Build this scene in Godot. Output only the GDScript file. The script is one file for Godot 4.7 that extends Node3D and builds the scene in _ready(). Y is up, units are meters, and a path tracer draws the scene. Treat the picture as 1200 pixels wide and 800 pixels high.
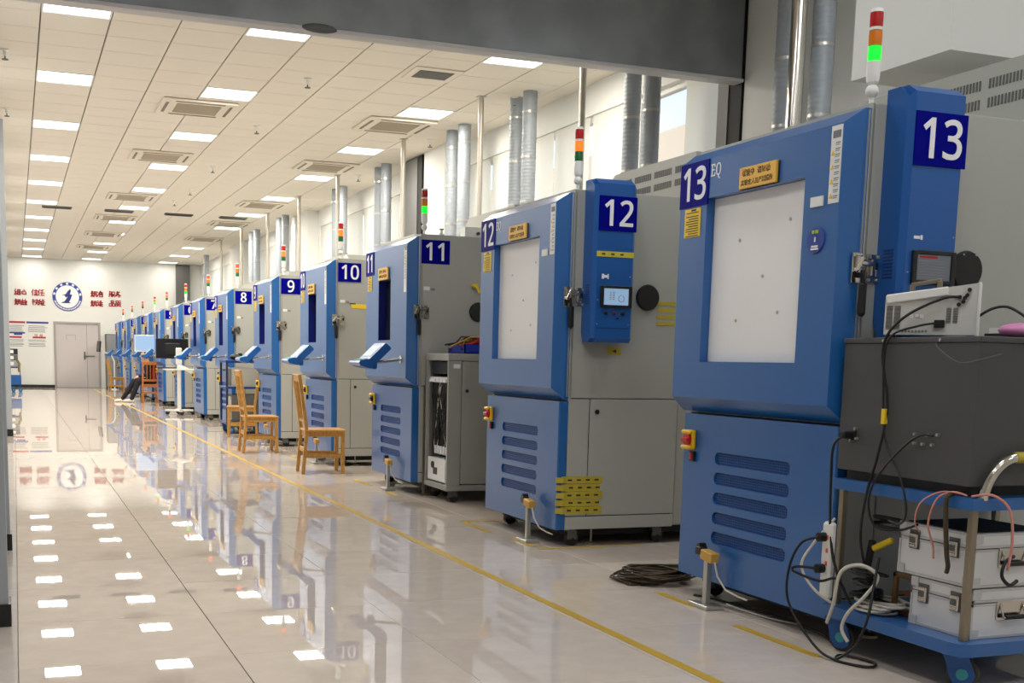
extends Node3D
# A long hall of numbered test chambers. Units are metres, the aisle runs along -z.

var M := {}
var shared := {}
var used := {}
var rng := RandomNumberGenerator.new()

class MB:
	var v := PackedVector3Array()
	var n := PackedVector3Array()
	func tri3(a: Vector3, b: Vector3, c: Vector3, na: Vector3, nb: Vector3, nc: Vector3) -> void:
		if (b - a).cross(c - a).dot(na + nb + nc) > 0.0:
			v.append_array([a, c, b]); n.append_array([na, nc, nb])
		else:
			v.append_array([a, b, c]); n.append_array([na, nb, nc])
	func tri(a: Vector3, b: Vector3, c: Vector3, nn: Vector3) -> void:
		tri3(a, b, c, nn, nn, nn)
	func quad(a: Vector3, b: Vector3, c: Vector3, d: Vector3, out: Vector3) -> void:
		var nn := (b - a).cross(c - a)
		if nn.length() < 1e-12: nn = (c - a).cross(d - a)
		nn = nn.normalized()
		if nn.dot(out) < 0.0: nn = -nn
		tri(a, b, c, nn); tri(a, c, d, nn)
	func box(c: Vector3, s: Vector3, bev := 0.0, bs := Basis.IDENTITY) -> void:
		var h := s * 0.5
		var e: float = minf(bev, minf(h.x, minf(h.y, h.z)) * 0.9)
		var ax := [Vector3.RIGHT, Vector3.UP, Vector3.BACK]
		for i in 3:
			var j := (i + 1) % 3
			var k := (i + 2) % 3
			for si in [-1.0, 1.0]:
				var o: Vector3 = ax[i] * (h[i] * si)
				var a: Vector3 = ax[j] * (h[j] - e)
				var b: Vector3 = ax[k] * (h[k] - e)
				quad(c + bs * (o - a - b), c + bs * (o + a - b), c + bs * (o + a + b), c + bs * (o - a + b), bs * (ax[i] * si))
				if e > 0.0:
					for sj in [-1.0, 1.0]:
						var p: Vector3 = ax[i] * (h[i] * si) + ax[j] * ((h[j] - e) * sj)
						var q: Vector3 = ax[i] * ((h[i] - e) * si) + ax[j] * (h[j] * sj)
						quad(c + bs * (p - b), c + bs * (p + b), c + bs * (q + b), c + bs * (q - b), bs * (ax[i] * si + ax[j] * sj))
		if e > 0.0:
			for sx in [-1.0, 1.0]:
				for sy in [-1.0, 1.0]:
					for sz in [-1.0, 1.0]:
						var nn: Vector3 = bs * Vector3(sx, sy, sz).normalized()
						tri(c + bs * Vector3(h.x * sx, (h.y - e) * sy, (h.z - e) * sz), c + bs * Vector3((h.x - e) * sx, h.y * sy, (h.z - e) * sz), c + bs * Vector3((h.x - e) * sx, (h.y - e) * sy, h.z * sz), nn)
	func span(x0: float, x1: float, y0: float, y1: float, z0: float, z1: float, bev := 0.0) -> void:
		box(Vector3((x0 + x1) / 2, (y0 + y1) / 2, (z0 + z1) / 2), Vector3(absf(x1 - x0), absf(y1 - y0), absf(z1 - z0)), bev)
	func bar(p: Vector3, q: Vector3, w: float, d: float, up := Vector3.UP, bev := 0.0) -> void:
		var f := (q - p).normalized()
		var r := up.cross(f)
		if r.length() < 1e-4: r = Vector3.RIGHT.cross(f)
		r = r.normalized()
		box((p + q) / 2, Vector3(w, d, p.distance_to(q)), bev, Basis(r, f.cross(r), f))
	func cyl(p: Vector3, q: Vector3, r: float, r2 := -1.0, seg := 14, caps := true) -> void:
		if r2 < 0.0: r2 = r
		var f := (q - p).normalized()
		var a := f.cross(Vector3.UP if absf(f.y) < 0.9 else Vector3.RIGHT).normalized()
		var b := f.cross(a)
		for i in seg:
			var t0 := TAU * i / seg
			var t1 := TAU * (i + 1) / seg
			var d0 := a * cos(t0) + b * sin(t0)
			var d1 := a * cos(t1) + b * sin(t1)
			tri3(p + d0 * r, p + d1 * r, q + d1 * r2, d0, d1, d1)
			tri3(p + d0 * r, q + d1 * r2, q + d0 * r2, d0, d1, d0)
			if caps:
				if r > 0.0: tri(p, p + d0 * r, p + d1 * r, -f)
				if r2 > 0.0: tri(q, q + d0 * r2, q + d1 * r2, f)
	func tube(pts: Array, r: float, seg := 6) -> void:
		var rings: Array = []
		var a := Vector3.ZERO
		for i in pts.size():
			var f: Vector3 = (pts[mini(i + 1, pts.size() - 1)] - pts[maxi(i - 1, 0)])
			f = f.normalized()
			if i == 0: a = f.cross(Vector3.UP if absf(f.y) < 0.9 else Vector3.RIGHT)
			a = (a - f * a.dot(f)).normalized()
			var b := f.cross(a)
			var ring: Array = []
			for k in seg:
				ring.append(a * cos(TAU * k / seg) + b * sin(TAU * k / seg))
			rings.append(ring)
		for i in pts.size() - 1:
			for k in seg:
				var l := (k + 1) % seg
				var p0: Vector3 = pts[i]
				var p1: Vector3 = pts[i + 1]
				var d00: Vector3 = rings[i][k]
				var d01: Vector3 = rings[i][l]
				var d10: Vector3 = rings[i + 1][k]
				var d11: Vector3 = rings[i + 1][l]
				tri3(p0 + d00 * r, p0 + d01 * r, p1 + d11 * r, d00, d01, d11)
				tri3(p0 + d00 * r, p1 + d11 * r, p1 + d10 * r, d00, d11, d10)
		for e in [0, pts.size() - 1]:
			var p: Vector3 = pts[e]
			var other: Vector3 = pts[1] if e == 0 else pts[pts.size() - 2]
			for k in seg:
				tri(p, p + rings[e][k] * r, p + rings[e][(k + 1) % seg] * r, (p - other).normalized())
	func lathe(c: Vector3, prof: Array, seg := 16, bs := Basis.IDENTITY) -> void:
		for i in prof.size() - 1:
			var p: Vector2 = prof[i]
			var q: Vector2 = prof[i + 1]
			var t := (q - p).normalized()
			var nr := Vector2(t.y, -t.x)
			for k in seg:
				var d0 := Vector3(cos(TAU * k / seg), 0, sin(TAU * k / seg))
				var d1 := Vector3(cos(TAU * (k + 1) / seg), 0, sin(TAU * (k + 1) / seg))
				var n0 := bs * (d0 * nr.x + Vector3.UP * nr.y)
				var n1 := bs * (d1 * nr.x + Vector3.UP * nr.y)
				var a := c + bs * (d0 * p.x + Vector3.UP * p.y)
				var b := c + bs * (d1 * p.x + Vector3.UP * p.y)
				var e := c + bs * (d1 * q.x + Vector3.UP * q.y)
				var f := c + bs * (d0 * q.x + Vector3.UP * q.y)
				if p.x > 1e-6: tri3(a, b, e, n0, n1, n1)
				if q.x > 1e-6: tri3(a, e, f, n0, n1, n0)
	func ext(poly: PackedVector2Array, o: Vector3, ux: Vector3, uy: Vector3, w: Vector3) -> void:
		var ids := Geometry2D.triangulate_polygon(poly)
		var wn := w.normalized()
		for i in range(0, ids.size(), 3):
			var p: Array = []
			for k in 3: p.append(o + ux * poly[ids[i + k]].x + uy * poly[ids[i + k]].y)
			tri(p[0], p[1], p[2], -wn)
			tri(p[0] + w, p[1] + w, p[2] + w, wn)
		var cen := Vector2.ZERO
		var area := 0.0
		for i in poly.size():
			area += poly[i].cross(poly[(i + 1) % poly.size()])
		for i in poly.size():
			var a2 := poly[i]
			var b2 := poly[(i + 1) % poly.size()]
			var e2 := (b2 - a2)
			var out2 := Vector2(e2.y, -e2.x) * signf(area)
			var a := o + ux * a2.x + uy * a2.y
			var b := o + ux * b2.x + uy * b2.y
			quad(a, b, b + w, a + w, ux * out2.x + uy * out2.y)
	func ell(c: Vector3, r: Vector3, seg := 14) -> void:
		var rows := seg / 2
		for i in rows:
			var a0 := PI * i / rows - PI / 2
			var a1 := PI * (i + 1) / rows - PI / 2
			for k in seg:
				var b0 := TAU * k / seg
				var b1 := TAU * (k + 1) / seg
				var p: Array = []
				for q in [[a0, b0], [a0, b1], [a1, b1], [a1, b0]]:
					p.append(Vector3(cos(q[0]) * cos(q[1]), sin(q[0]), cos(q[0]) * sin(q[1])))
				var nn: Array = []
				for q in p: nn.append((q / r).normalized())
				if i > 0: tri3(c + p[0] * r, c + p[1] * r, c + p[2] * r, nn[0], nn[1], nn[2])
				if i < rows - 1: tri3(c + p[0] * r, c + p[2] * r, c + p[3] * r, nn[0], nn[2], nn[3])
	func mesh() -> ArrayMesh:
		var arr := []
		arr.resize(Mesh.ARRAY_MAX)
		arr[Mesh.ARRAY_VERTEX] = v
		arr[Mesh.ARRAY_NORMAL] = n
		var m := ArrayMesh.new()
		m.add_surface_from_arrays(Mesh.PRIMITIVE_TRIANGLES, arr)
		return m

func mat(key: String, col: Color, rough := 0.5, metal := 0.0, spec := 0.5) -> StandardMaterial3D:
	if M.has(key): return M[key]
	var m := StandardMaterial3D.new()
	m.resource_name = key
	m.albedo_color = col
	m.roughness = rough
	m.metallic = metal
	m.metallic_specular = spec
	M[key] = m
	return m

func c8(r: int, g: int, b: int) -> Color:
	return Color8(r, g, b)

func numbered(called: String) -> String:
	var k: int = used.get(called, 0)
	used[called] = k + 1
	return called if k == 0 else "%s_%03d" % [called, k]

func put(called: String, shape, m: Material, parent: Node3D) -> MeshInstance3D:
	var o := MeshInstance3D.new()
	o.mesh = shape.mesh() if shape is MB else shape
	o.material_override = m
	o.name = numbered(called) if parent == self else called
	parent.add_child(o, true)
	return o

func tag(o: Node3D, label: String, category: String, group := "", kind := "") -> Node3D:
	if label: o.set_meta("label", label)
	if category: o.set_meta("category", category)
	if group: o.set_meta("group", group)
	if kind: o.set_meta("kind", kind)
	return o

func thing(called: String, label: String, category: String, at := Vector3.ZERO, turn := 0.0, group := "") -> Node3D:
	var o := Node3D.new()
	o.name = numbered(called)
	add_child(o)
	o.position = at
	o.rotation.y = turn
	tag(o, label, category, group)
	return o

func text(called: String, s: String, height: float, m: Material, parent: Node3D, at: Vector3, face: Vector3, bold := false, serif := false, squeeze := 1.0) -> MeshInstance3D:
	var key := "text:%s:%s:%s" % [s, bold, serif]
	if not shared.has(key):
		var f := SystemFont.new()
		f.font_names = PackedStringArray(["Droid Serif" if serif else "Droid Sans"])
		var fv := FontVariation.new()
		fv.base_font = f
		if bold: fv.variation_embolden = 0.45
		var t := TextMesh.new()
		t.font = fv
		t.text = s
		t.font_size = 64
		t.pixel_size = 1.0 / 46.0      # capitals and digits come out one unit high
		t.depth = 0.02
		t.curve_step = 1.0
		shared[key] = t
	var o := MeshInstance3D.new()
	o.mesh = shared[key]
	o.material_override = m
	o.name = called
	parent.add_child(o, true)
	var right := Vector3.UP.cross(face).normalized()
	o.transform = Transform3D(Basis(right * height * squeeze, Vector3.UP * height, face * height), at)
	return o

# Chinese characters as strokes on a ten by ten grid, y downwards.
var strokes := {
	"试": ["1022", "0424", "2428", "2837", "3393", "4676", "5659", "4978", "6063", "6377", "7799", "8092"],
	"验": ["0131", "3134", "0115", "1535", "3539", "3928", "0727", "6044", "6094", "5474", "5658", "6567", "8567", "4999"],
	"中": ["1282", "1216", "1686", "8286", "5059"],
	"请": ["1022", "0424", "2428", "2837", "4191", "4292", "4393", "6064", "4595", "4549", "9599", "4797", "4898"],
	"勿": ["2015", "2282", "8288", "8868", "4427", "6438"],
	"动": ["0141", "0444", "2418", "1848", "3649", "5393", "9398", "9878", "7064", "6459"],
	"实": ["5051", "0222", "0292", "9293", "3344", "2536", "0797", "5357", "5719", "5799"],
	"室": ["5051", "0292", "0203", "9293", "2373", "4325", "2575", "5359", "1777", "0999"],
	"人": ["5055", "5509", "5599"],
	"员": ["2171", "2123", "2373", "7173", "1585", "1519", "8589", "5558", "5819", "5889"],
	"严": ["1181", "1494", "3133", "6163", "1418", "1809"],
	"禁": ["2024", "0242", "7074", "5292", "2575", "0797", "5759", "2809", "7899"],
	"操": ["0232", "1019", "0534", "5080", "5052", "5282", "8082", "3555", "7595", "6659", "4797", "6739", "6799"],
	"作": ["2004", "1319", "5034", "3393", "5359", "5585", "5787"],
	"细": ["2014", "1434", "3417", "1747", "0939", "5191", "5159", "9199", "5999", "7179", "5595"],
	"心": ["1417", "3338", "3888", "8886", "5154", "7386"],
	"信": ["2004", "1319", "6071", "4292", "5484", "5686", "4898", "4849", "9899", "4999"],
	"任": ["2004", "1319", "8041", "3595", "6259", "4999"],
	"精": ["2029", "0444", "1113", "3133", "2409", "2449", "5191", "5393", "7164", "5595", "5559", "9599", "5797"],
	"益": ["2032", "7062", "0393", "3415", "6495", "1686", "1619", "3639", "6669", "8689", "0999"],
	"技": ["0232", "1019", "0534", "4292", "7074", "4585", "8549", "5599"],
	"能": ["2003", "0343", "0544", "0509", "4549", "0747", "6064", "8162", "6494", "6569", "8667", "6999"],
	"准": ["0112", "0925", "5034", "4349", "6062", "4292", "4494", "4696", "4999", "7299"],
	"服": ["1009", "1141", "4149", "1444", "1646", "5159", "5191", "9194", "5595", "9559", "6699"],
	"务": ["4023", "3171", "7107", "3397", "2676", "7679", "7959", "5518"],
	"进": ["1021", "0323", "2327", "2708", "2799", "4393", "3696", "5059", "7078"],
	"品": ["3070", "3033", "7073", "3373", "0545", "0509", "4549", "0949", "5595", "5559", "9599", "5999"],
	"质": ["1090", "1015", "1509", "2393", "5053", "3585", "3538", "8588", "5558", "5829", "5899"]}

func glyphs(mb: MB, s: String, at: Vector3, right: Vector3, size: float, gap := 1.15, w := 0.09, proud := 0.003) -> void:
	# the text begins at its upper left corner, right is the direction it reads in
	var face := right.cross(Vector3.UP)
	var x := 0.0
	for ch in s:
		if strokes.has(ch):
			for st in strokes[ch]:
				var p := at + right * ((x + int(st[0]) / 9.0) * size) - Vector3.UP * (int(st[1]) / 9.0 * size)
				var q := at + right * ((x + int(st[2]) / 9.0) * size) - Vector3.UP * (int(st[3]) / 9.0 * size)
				var d := (q - p).normalized() * (w * size * 0.5)
				mb.bar(p - d, q + d, w * size, proud, face)
		x += gap if ch != " " else gap * 0.55

func noise_tex(key: String, freq: float, lo: Color, hi: Color, size := 512, oct := 4) -> NoiseTexture2D:
	var f := FastNoiseLite.new()
	f.seed = key.hash() % 1000
	f.frequency = freq
	f.fractal_octaves = oct
	var t := NoiseTexture2D.new()
	t.width = size
	t.height = size
	t.seamless = true
	t.noise = f
	var g := Gradient.new()
	g.colors = PackedColorArray([lo, hi])
	g.offsets = PackedFloat32Array([0.2, 0.8])
	t.color_ramp = g
	return t

func tex_mat(key: String, freq: float, lo: Color, hi: Color, scale: Vector3, rough: float, spec := 0.5, metal := 0.0, oct := 4) -> StandardMaterial3D:
	if M.has(key): return M[key]
	var m := mat(key, Color.WHITE, rough, metal, spec)
	m.albedo_texture = noise_tex(key, freq, lo, hi, 512, oct)
	m.uv1_triplanar = true
	m.uv1_world_triplanar = true
	m.uv1_scale = scale
	return m

func glow(key: String, col: Color, energy: float, base := Color.WHITE) -> StandardMaterial3D:
	if M.has(key): return M[key]
	var m := mat(key, base, 0.4)
	m.emission_enabled = true
	m.emission = col
	m.emission_energy_multiplier = energy
	return m

const ORD := ["first", "second", "third", "fourth", "fifth", "sixth", "seventh", "eighth", "ninth", "tenth", "eleventh", "twelfth", "thirteenth"]

const BODY_X := 3.317          # front of every cabinet body
const CEIL := 4.40
const FAR := -43.43

func _ready() -> void:
	rng.seed = 7
	camera_and_light()
	materials()
	hall()
	windows()
	far_wall()
	ceiling_fittings()
	chambers()
	furniture()
	small_things()

func camera_and_light() -> void:
	var cam := Camera3D.new()
	cam.name = "camera"
	var yaw := 0.36022
	var pitch := -0.13608
	var roll := 0.020193
	var r := Vector3(cos(yaw), 0, sin(yaw))
	var fl := Vector3(sin(yaw), 0, -cos(yaw))
	var f := fl * cos(pitch) + Vector3.UP * sin(pitch)
	var u := Vector3.UP * cos(pitch) - fl * sin(pitch)
	cam.transform = Transform3D(Basis(r * cos(roll) + u * sin(roll), u * cos(roll) - r * sin(roll), -f), Vector3(0, 1.20045, 0))
	cam.projection = Camera3D.PROJECTION_FRUSTUM
	cam.near = 0.1
	cam.far = 300.0
	cam.size = cam.near * 800.0 / 1371.04
	cam.frustum_offset = Vector2(66.04, 210.41) * (cam.near / 1371.04)
	add_child(cam)
	cam.current = true
	var sky := ProceduralSkyMaterial.new()
	sky.sky_top_color = c8(160, 190, 226)
	sky.sky_horizon_color = c8(224, 230, 236)
	sky.ground_bottom_color = c8(150, 146, 138)
	sky.ground_horizon_color = c8(205, 200, 192)
	sky.sky_energy_multiplier = SKY
	sky.ground_energy_multiplier = SKY * 0.7
	var e := Environment.new()
	e.background_mode = Environment.BG_SKY
	e.sky = Sky.new()
	e.sky.sky_material = sky
	e.tonemap_mode = Environment.TONE_MAPPER_LINEAR
	e.tonemap_exposure = EXPOSURE
	e.sdfgi_enabled = true
	e.ssao_enabled = true
	e.ssil_enabled = true
	var we := WorldEnvironment.new()
	we.name = "surroundings"
	we.environment = e
	add_child(we)
	var sun := DirectionalLight3D.new()
	sun.name = "sun"
	sun.shadow_enabled = true
	sun.light_color = Color(1.0, 0.95, 0.86)
	sun.light_energy = SUN
	sun.light_angular_distance = 0.5
	add_child(sun)
	sun.look_at_from_position(Vector3(-20, 30, -6), Vector3.ZERO)

const SKY := 1.35
const SUN := 1.3
const EXPOSURE := 1.0
const PANEL := 6.4
const NEAR_SHARE := 0.34

func materials() -> void:
	mat("blue_paint", c8(26, 94, 162), 0.3)
	M.blue_paint.clearcoat_enabled = true
	M.blue_paint.clearcoat = 0.5
	M.blue_paint.clearcoat_roughness = 0.22
	mat("blue_side", c8(26, 86, 158), 0.32)
	mat("blue_dark", c8(16, 46, 108), 0.4)
	mat("navy", c8(10, 22, 110), 0.4)
	mat("plate_blue", c8(2, 4, 128), 0.5, 0.0, 0.15)
	mat("plate_white", c8(238, 238, 240), 0.4)
	mat("grey_paint", c8(168, 169, 162), 0.42)
	mat("grey_dark", c8(92, 92, 90), 0.5)
	mat("gap_black", c8(18, 18, 18), 0.7)
	mat("black_rubber", c8(16, 16, 17), 0.55)
	mat("black_plastic", c8(22, 22, 24), 0.38)
	mat("white_panel", c8(242, 241, 240), 0.45)
	mat("white_plastic", c8(232, 232, 228), 0.35)
	mat("white_wall", c8(227, 228, 224), 0.8)
	mat("white_trim", c8(236, 235, 230), 0.5)
	mat("steel", c8(190, 188, 182), 0.35, 0.8)
	mat("chrome", c8(205, 200, 192), 0.18, 1.0)
	mat("worn_steel", c8(150, 140, 122), 0.38, 0.8)
	mat("yellow", c8(240, 190, 20), 0.4)
	mat("yellow_sign", c8(236, 186, 78), 0.42)
	mat("yellow_note", c8(238, 204, 40), 0.5)
	mat("yellow_tape", c8(184, 166, 54), 0.4)
	mat("floor_tape", c8(196, 160, 50), 0.45)
	mat("red", c8(196, 24, 22), 0.4)
	mat("red_letters", c8(176, 28, 44), 0.5)
	mat("ink", c8(60, 42, 20), 0.6)
	mat("sign_ink", c8(104, 68, 18), 0.6)
	mat("grey_ink", c8(120, 120, 126), 0.6)
	mat("logo_blue", c8(34, 64, 150), 0.45)
	mat("glass_dark", c8(30, 34, 40), 0.08)
	mat("grout", c8(120, 112, 102), 0.8)
	mat("grout_dark", c8(84, 76, 68), 0.8)
	mat("wood", c8(204, 150, 72), 0.4)
	tex_mat("chair_wood", 0.02, c8(172, 124, 54), c8(200, 152, 80), Vector3(6, 1.2, 6), 0.38)
	tex_mat("dark_chair_wood", 0.02, c8(178, 104, 44), c8(206, 134, 66), Vector3(6, 1.2, 6), 0.4)
	for i in 3:
		tex_mat("floor_tile_%d" % i, 0.012, [c8(212, 199, 187), c8(215, 202, 190), c8(210, 197, 185)][i], [c8(218, 205, 193), c8(221, 208, 196), c8(216, 203, 191)][i], Vector3(0.9, 0.9, 0.9), 0.012)
	tex_mat("ceiling_tile", 0.15, c8(224, 217, 204), c8(232, 226, 214), Vector3(1.5, 1.5, 1.5), 0.85, 0.3)
	mat("ceiling_gap", c8(110, 100, 88), 0.8)
	mat("door_grey", c8(196, 190, 188), 0.5)
	mat("frame_grey", c8(164, 160, 158), 0.5)
	mat("case_alu", c8(222, 223, 224), 0.42, 0.1)
	mat("box_grey", c8(70, 70, 71), 0.55)
	mat("shutter_grey", c8(96, 98, 102), 0.45, 0.2)
	mat("lip_grey", c8(196, 194, 196), 0.4)
	mat("duct_silver", c8(158, 165, 172), 0.55, 0.2)
	mat("cable_black", c8(14, 14, 15), 0.45)
	mat("cable_white", c8(206, 202, 190), 0.5)
	mat("cable_pink", c8(214, 142, 130), 0.45)
	mat("cable_brown", c8(62, 48, 26), 0.5)
	mat("paper", c8(228, 228, 224), 0.7)
	mat("pink_bag", c8(206, 130, 180), 0.35)
	mat("teal", c8(60, 160, 170), 0.35)
	mat("panel_left", c8(168, 174, 178), 0.4)
	mat("skirting_black", c8(26, 25, 25), 0.45)
	mat("building", c8(222, 204, 184), 0.9)
	mat("trouser", c8(22, 23, 30), 0.8)
	mat("red_cloth", c8(150, 32, 26), 0.8)
	mat("skin", c8(206, 160, 132), 0.55)
	mat("hair", c8(20, 17, 16), 0.5)
	mat("shoe", c8(226, 222, 216), 0.5)
	glow("screen_lit", Color(0.66, 0.8, 0.95), 0.6, c8(40, 50, 60))
	glow("screen_dim", Color(0.5, 0.52, 0.55), 0.3, c8(60, 62, 66))
	glow("monitor_lit", Color(0.72, 0.86, 1.0), 0.8, c8(40, 50, 60))
	glow("diffuser", Color(0.97, 0.98, 1.0), 2.2, c8(240, 240, 240))
	mat("lens_red", c8(178, 18, 20), 0.25)
	mat("lens_amber", c8(214, 118, 18), 0.25)
	mat("lens_green", c8(16, 104, 50), 0.25)
	glow("lens_red_lit", Color(1.0, 0.25, 0.14), 1.5, c8(200, 40, 30))
	glow("lens_amber_lit", Color(1.0, 0.36, 0.06), 1.3, c8(220, 120, 30))
	glow("lens_green_lit", Color(0.01, 1.0, 0.16), 1.1, c8(10, 150, 60))
	var p := mat("pane", Color(0.93, 0.97, 0.96, 0.08), 0.03)
	p.transparency = BaseMaterial3D.TRANSPARENCY_ALPHA
	var b := mat("blind", Color(0.94, 0.945, 0.93, 0.84), 0.9, 0.0, 0.2)
	b.transparency = BaseMaterial3D.TRANSPARENCY_ALPHA
	b.backlight_enabled = true
	b.backlight = Color(0.95, 0.95, 0.93)

# ---------------------------------------------------------------- the hall
const TX0 := -0.02
const TXP := 0.82
const TZ0 := -4.655
const TZP := 0.80
const GX0 := 0.33
const GXP := 0.64
const GZ0 := -11.693
const GZP := 0.614

func slab(x0: float, x1: float, y0: float, y1: float, z0: float, z1: float) -> MB:
	var mb := MB.new()
	mb.span(x0, x1, y0, y1, z0, z1)
	return mb

func structure(called: String, shape: MB, m: Material, parent: Node3D = self) -> MeshInstance3D:
	var o := put(called, shape, m, parent)
	if parent == self: o.set_meta("kind", "structure")
	return o

func hall() -> void:
	# floor: a screed with polished tiles laid on it, each a hair out of level
	var fl := structure("floor", slab(-4.2, 6.6, -0.2, -0.006, FAR - 0.3, 3.2), M.grout)
	tag(fl, "glossy beige floor of large square polished tiles", "floor")
	var rest := MB.new()
	var tile_mesh := MB.new()
	tile_mesh.box(Vector3.ZERO, Vector3(TXP - 0.003, 0.012, TZP - 0.003), 0.0012)
	var tm := tile_mesh.mesh()
	for k in range(-6, 9):
		for i in range(-10, 49):
			var cx := TX0 + TXP * (k + 0.5)
			var cz := TZ0 - TZP * (i + 0.5)
			if cx < -4.2 or cx > 6.4 or cz < FAR + 0.1 or cz > 3.0: continue
			var bs := Basis(Vector3.RIGHT, rng.randf_range(-0.0007, 0.0007)) * Basis(Vector3.BACK, rng.randf_range(-0.0007, 0.0007))
			var at := Vector3(cx, -0.0068, cz)
			if cx < 0.8 + TXP and cx > 0.8: at.x += 0.001
			if k >= -1 and k <= 5 and i >= -2 and i <= 13:
				var o := put("tile", tm, M["floor_tile_%d" % (rng.randi() % 3)], fl)
				o.transform = Transform3D(bs, at)
			else:
				rest.box(at, Vector3(TXP - 0.003, 0.012, TZP - 0.003), 0.0, bs)
	put("far_tiles", rest, M.floor_tile_0, fl).set_meta("kind", "stuff")
	# worn yellow tape: one long line and short dashes along the machines
	var line := MB.new()
	line.span(2.462, 2.512, -0.0002, 0.0012, -42.0, -1.0)
	put("marking_line", line, M.floor_tape, fl)
	for d in [[3.105, -4.55, -3.95], [3.15, -5.35, -4.98], [3.105, -8.15, -7.62], [3.15, -7.28, -6.95], [3.14, -11.3, -10.75], [3.14, -10.2, -9.9], [3.14, -14.2, -13.7], [3.14, -17.2, -16.7]]:
		put("marking_line", slab(d[0], d[0] + 0.045, -0.0002, 0.0012, d[1], d[2]), M.floor_tape, fl)
	put("marking_line", slab(3.15, 3.9, -0.0002, 0.0012, -6.86, -6.82), M.floor_tape, fl)
	put("marking_line", slab(3.15, 3.45, -0.0002, 0.0012, -8.19, -8.15), M.floor_tape, fl)
	# ceiling: slab, then lay-in tiles in a grid
	var ce := structure("ceiling", slab(-4.2, 6.7, CEIL + 0.02, CEIL + 0.25, FAR - 0.3, 3.2), M.ceiling_gap)
	tag(ce, "white suspended ceiling of rectangular lay-in tiles", "ceiling")
	var ct := MB.new()
	ct.box(Vector3.ZERO, Vector3(GXP - 0.014, 0.024, GZP - 0.012), 0.003)
	var ctm := ct.mesh()
	var crest := MB.new()
	for k in range(-8, 10):
		for i in range(-24, 52):
			var cx := GX0 + GXP * (k + 0.5)
			var cz := GZ0 - GZP * (i + 0.5)
			if cx < -4.2 or cx > 6.2 or cz < FAR + 0.1 or cz > 3.0: continue
			if cx < -0.25 and cz < -5.5: continue
			if posmod(i, 5) == 0 and i >= -20 and i / 5 <= 10 and i != -5 and (k == 0 or k == 3 or k == 7): continue
			if i >= 1 and i <= 9 and k >= -1:
				put("tile", ctm, M.ceiling_tile, ce).position = Vector3(cx, CEIL + 0.012, cz)
			else:
				crest.box(Vector3(cx, CEIL + 0.012, cz), Vector3(GXP - 0.014, 0.024, GZP - 0.010))
	crest.span(6.09, 6.35, CEIL + 0.001, CEIL + 0.02, FAR, 3.0)
	put("far_tiles", crest, M.ceiling_tile, ce).set_meta("kind", "stuff")
	# walls behind and beside the camera
	structure("wall_back", slab(-4.2, 6.7, 0, CEIL + 0.02, 3.0, 3.2), M.white_wall)
	structure("wall_near_left", slab(-4.2, -4.0, 0, CEIL + 0.02, -5.4, 3.0), M.white_wall)
	structure("wall_return", slab(-4.0, -0.42, 0, CEIL + 0.02, -5.6, -5.4), M.white_wall)
	var wl := structure("wall_left", slab(-0.42, -0.27, 0, CEIL + 0.02, FAR, -5.4), M.white_wall)
	var z := -5.42
	var cols := MB.new()
	for zz in [-5.42, -7.56, -18.0]:
		cols.span(-0.42, -0.055, 0.1, CEIL, zz - 0.16, zz)
	put("pilaster", cols, M.panel_left, wl)
	var foot := MB.new()
	for zz in [-5.42, -7.56, -18.0]:
		foot.span(-0.42, -0.045, 0.0, 0.1, zz - 0.17, zz + 0.01)
	put("foot_block", foot, M.skirting_black, wl)
	# cladding panels of the left wall, with open joints
	for i in 14:
		for j in 5:
			var y0 := 0.1 + j * 0.86
			put("panel", slab(-0.27, -0.235, y0 + 0.004, minf(y0 + 0.856, CEIL), z - 0.17 - i * 2.7 - 2.694, z - 0.17 - i * 2.7), M.panel_left, wl)
	structure("baseboard_left", slab(-0.27, -0.225, 0, 0.1, FAR, -5.6), M.skirting_black)
	# window wall on the right: sill wall, lintel, solid near end and the piers
	var wr := MB.new()
	wr.span(6.35, 6.6, 0, 1.0, FAR, 3.0)
	wr.span(6.35, 6.6, 4.05, CEIL + 0.02, FAR, 3.0)
	wr.span(6.35, 6.6, 1.0, 4.05, -9.6, 3.0)
	for p in [[-18.9, -16.75], [-27.5, -25.6], [-35.9, -32.9], [FAR, -42.9]]:
		wr.span(6.35, 6.6, 1.0, 4.05, p[0], p[1])
	tag(structure("wall_right", wr, M.white_wall), "white window wall behind the row of machines", "wall")
	var pil := MB.new()
	for p in [[-9.17, -8.70], [-17.86, -16.88], [-27.3, -25.8], [-35.6, -33.4]]:
		pil.span(6.08, 6.36, 0, CEIL + 0.01, p[0], p[1], 0.01)
	tag(structure("trim_pillars", pil, M.white_wall), "square white pillars along the window wall", "pillar")
	# the fire shutter that hangs across the hall and the rails at its end
	var sh := thing("fire_shutter", "dark grey fire shutter housing spanning the hall above the aisle", "shutter", Vector3(0, 3.665, -9.2))
	var shm := MB.new()
	shm.span(-4.0, 6.04, 0.02, CEIL - 3.68, -0.06, 0.06, 0.01)
	put("housing", shm, tex_mat("shutter_sheet", 0.006, c8(120, 124, 128), c8(134, 138, 142), Vector3(0.5, 0.5, 0.5), 0.42, 0.5, 0.25), sh)
	var lip := MB.new()
	lip.span(-4.0, 6.05, 0.0, 0.03, -0.075, 0.075, 0.006)
	put("bottom_rail", lip, M.lip_grey, sh)
	var cap := MB.new()
	cap.ell(Vector3(2.25, 0.02, 0.075), Vector3(0.14, 0.035, 0.03), 14)
	put("bump_stop", cap, M.grey_dark, sh)
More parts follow.
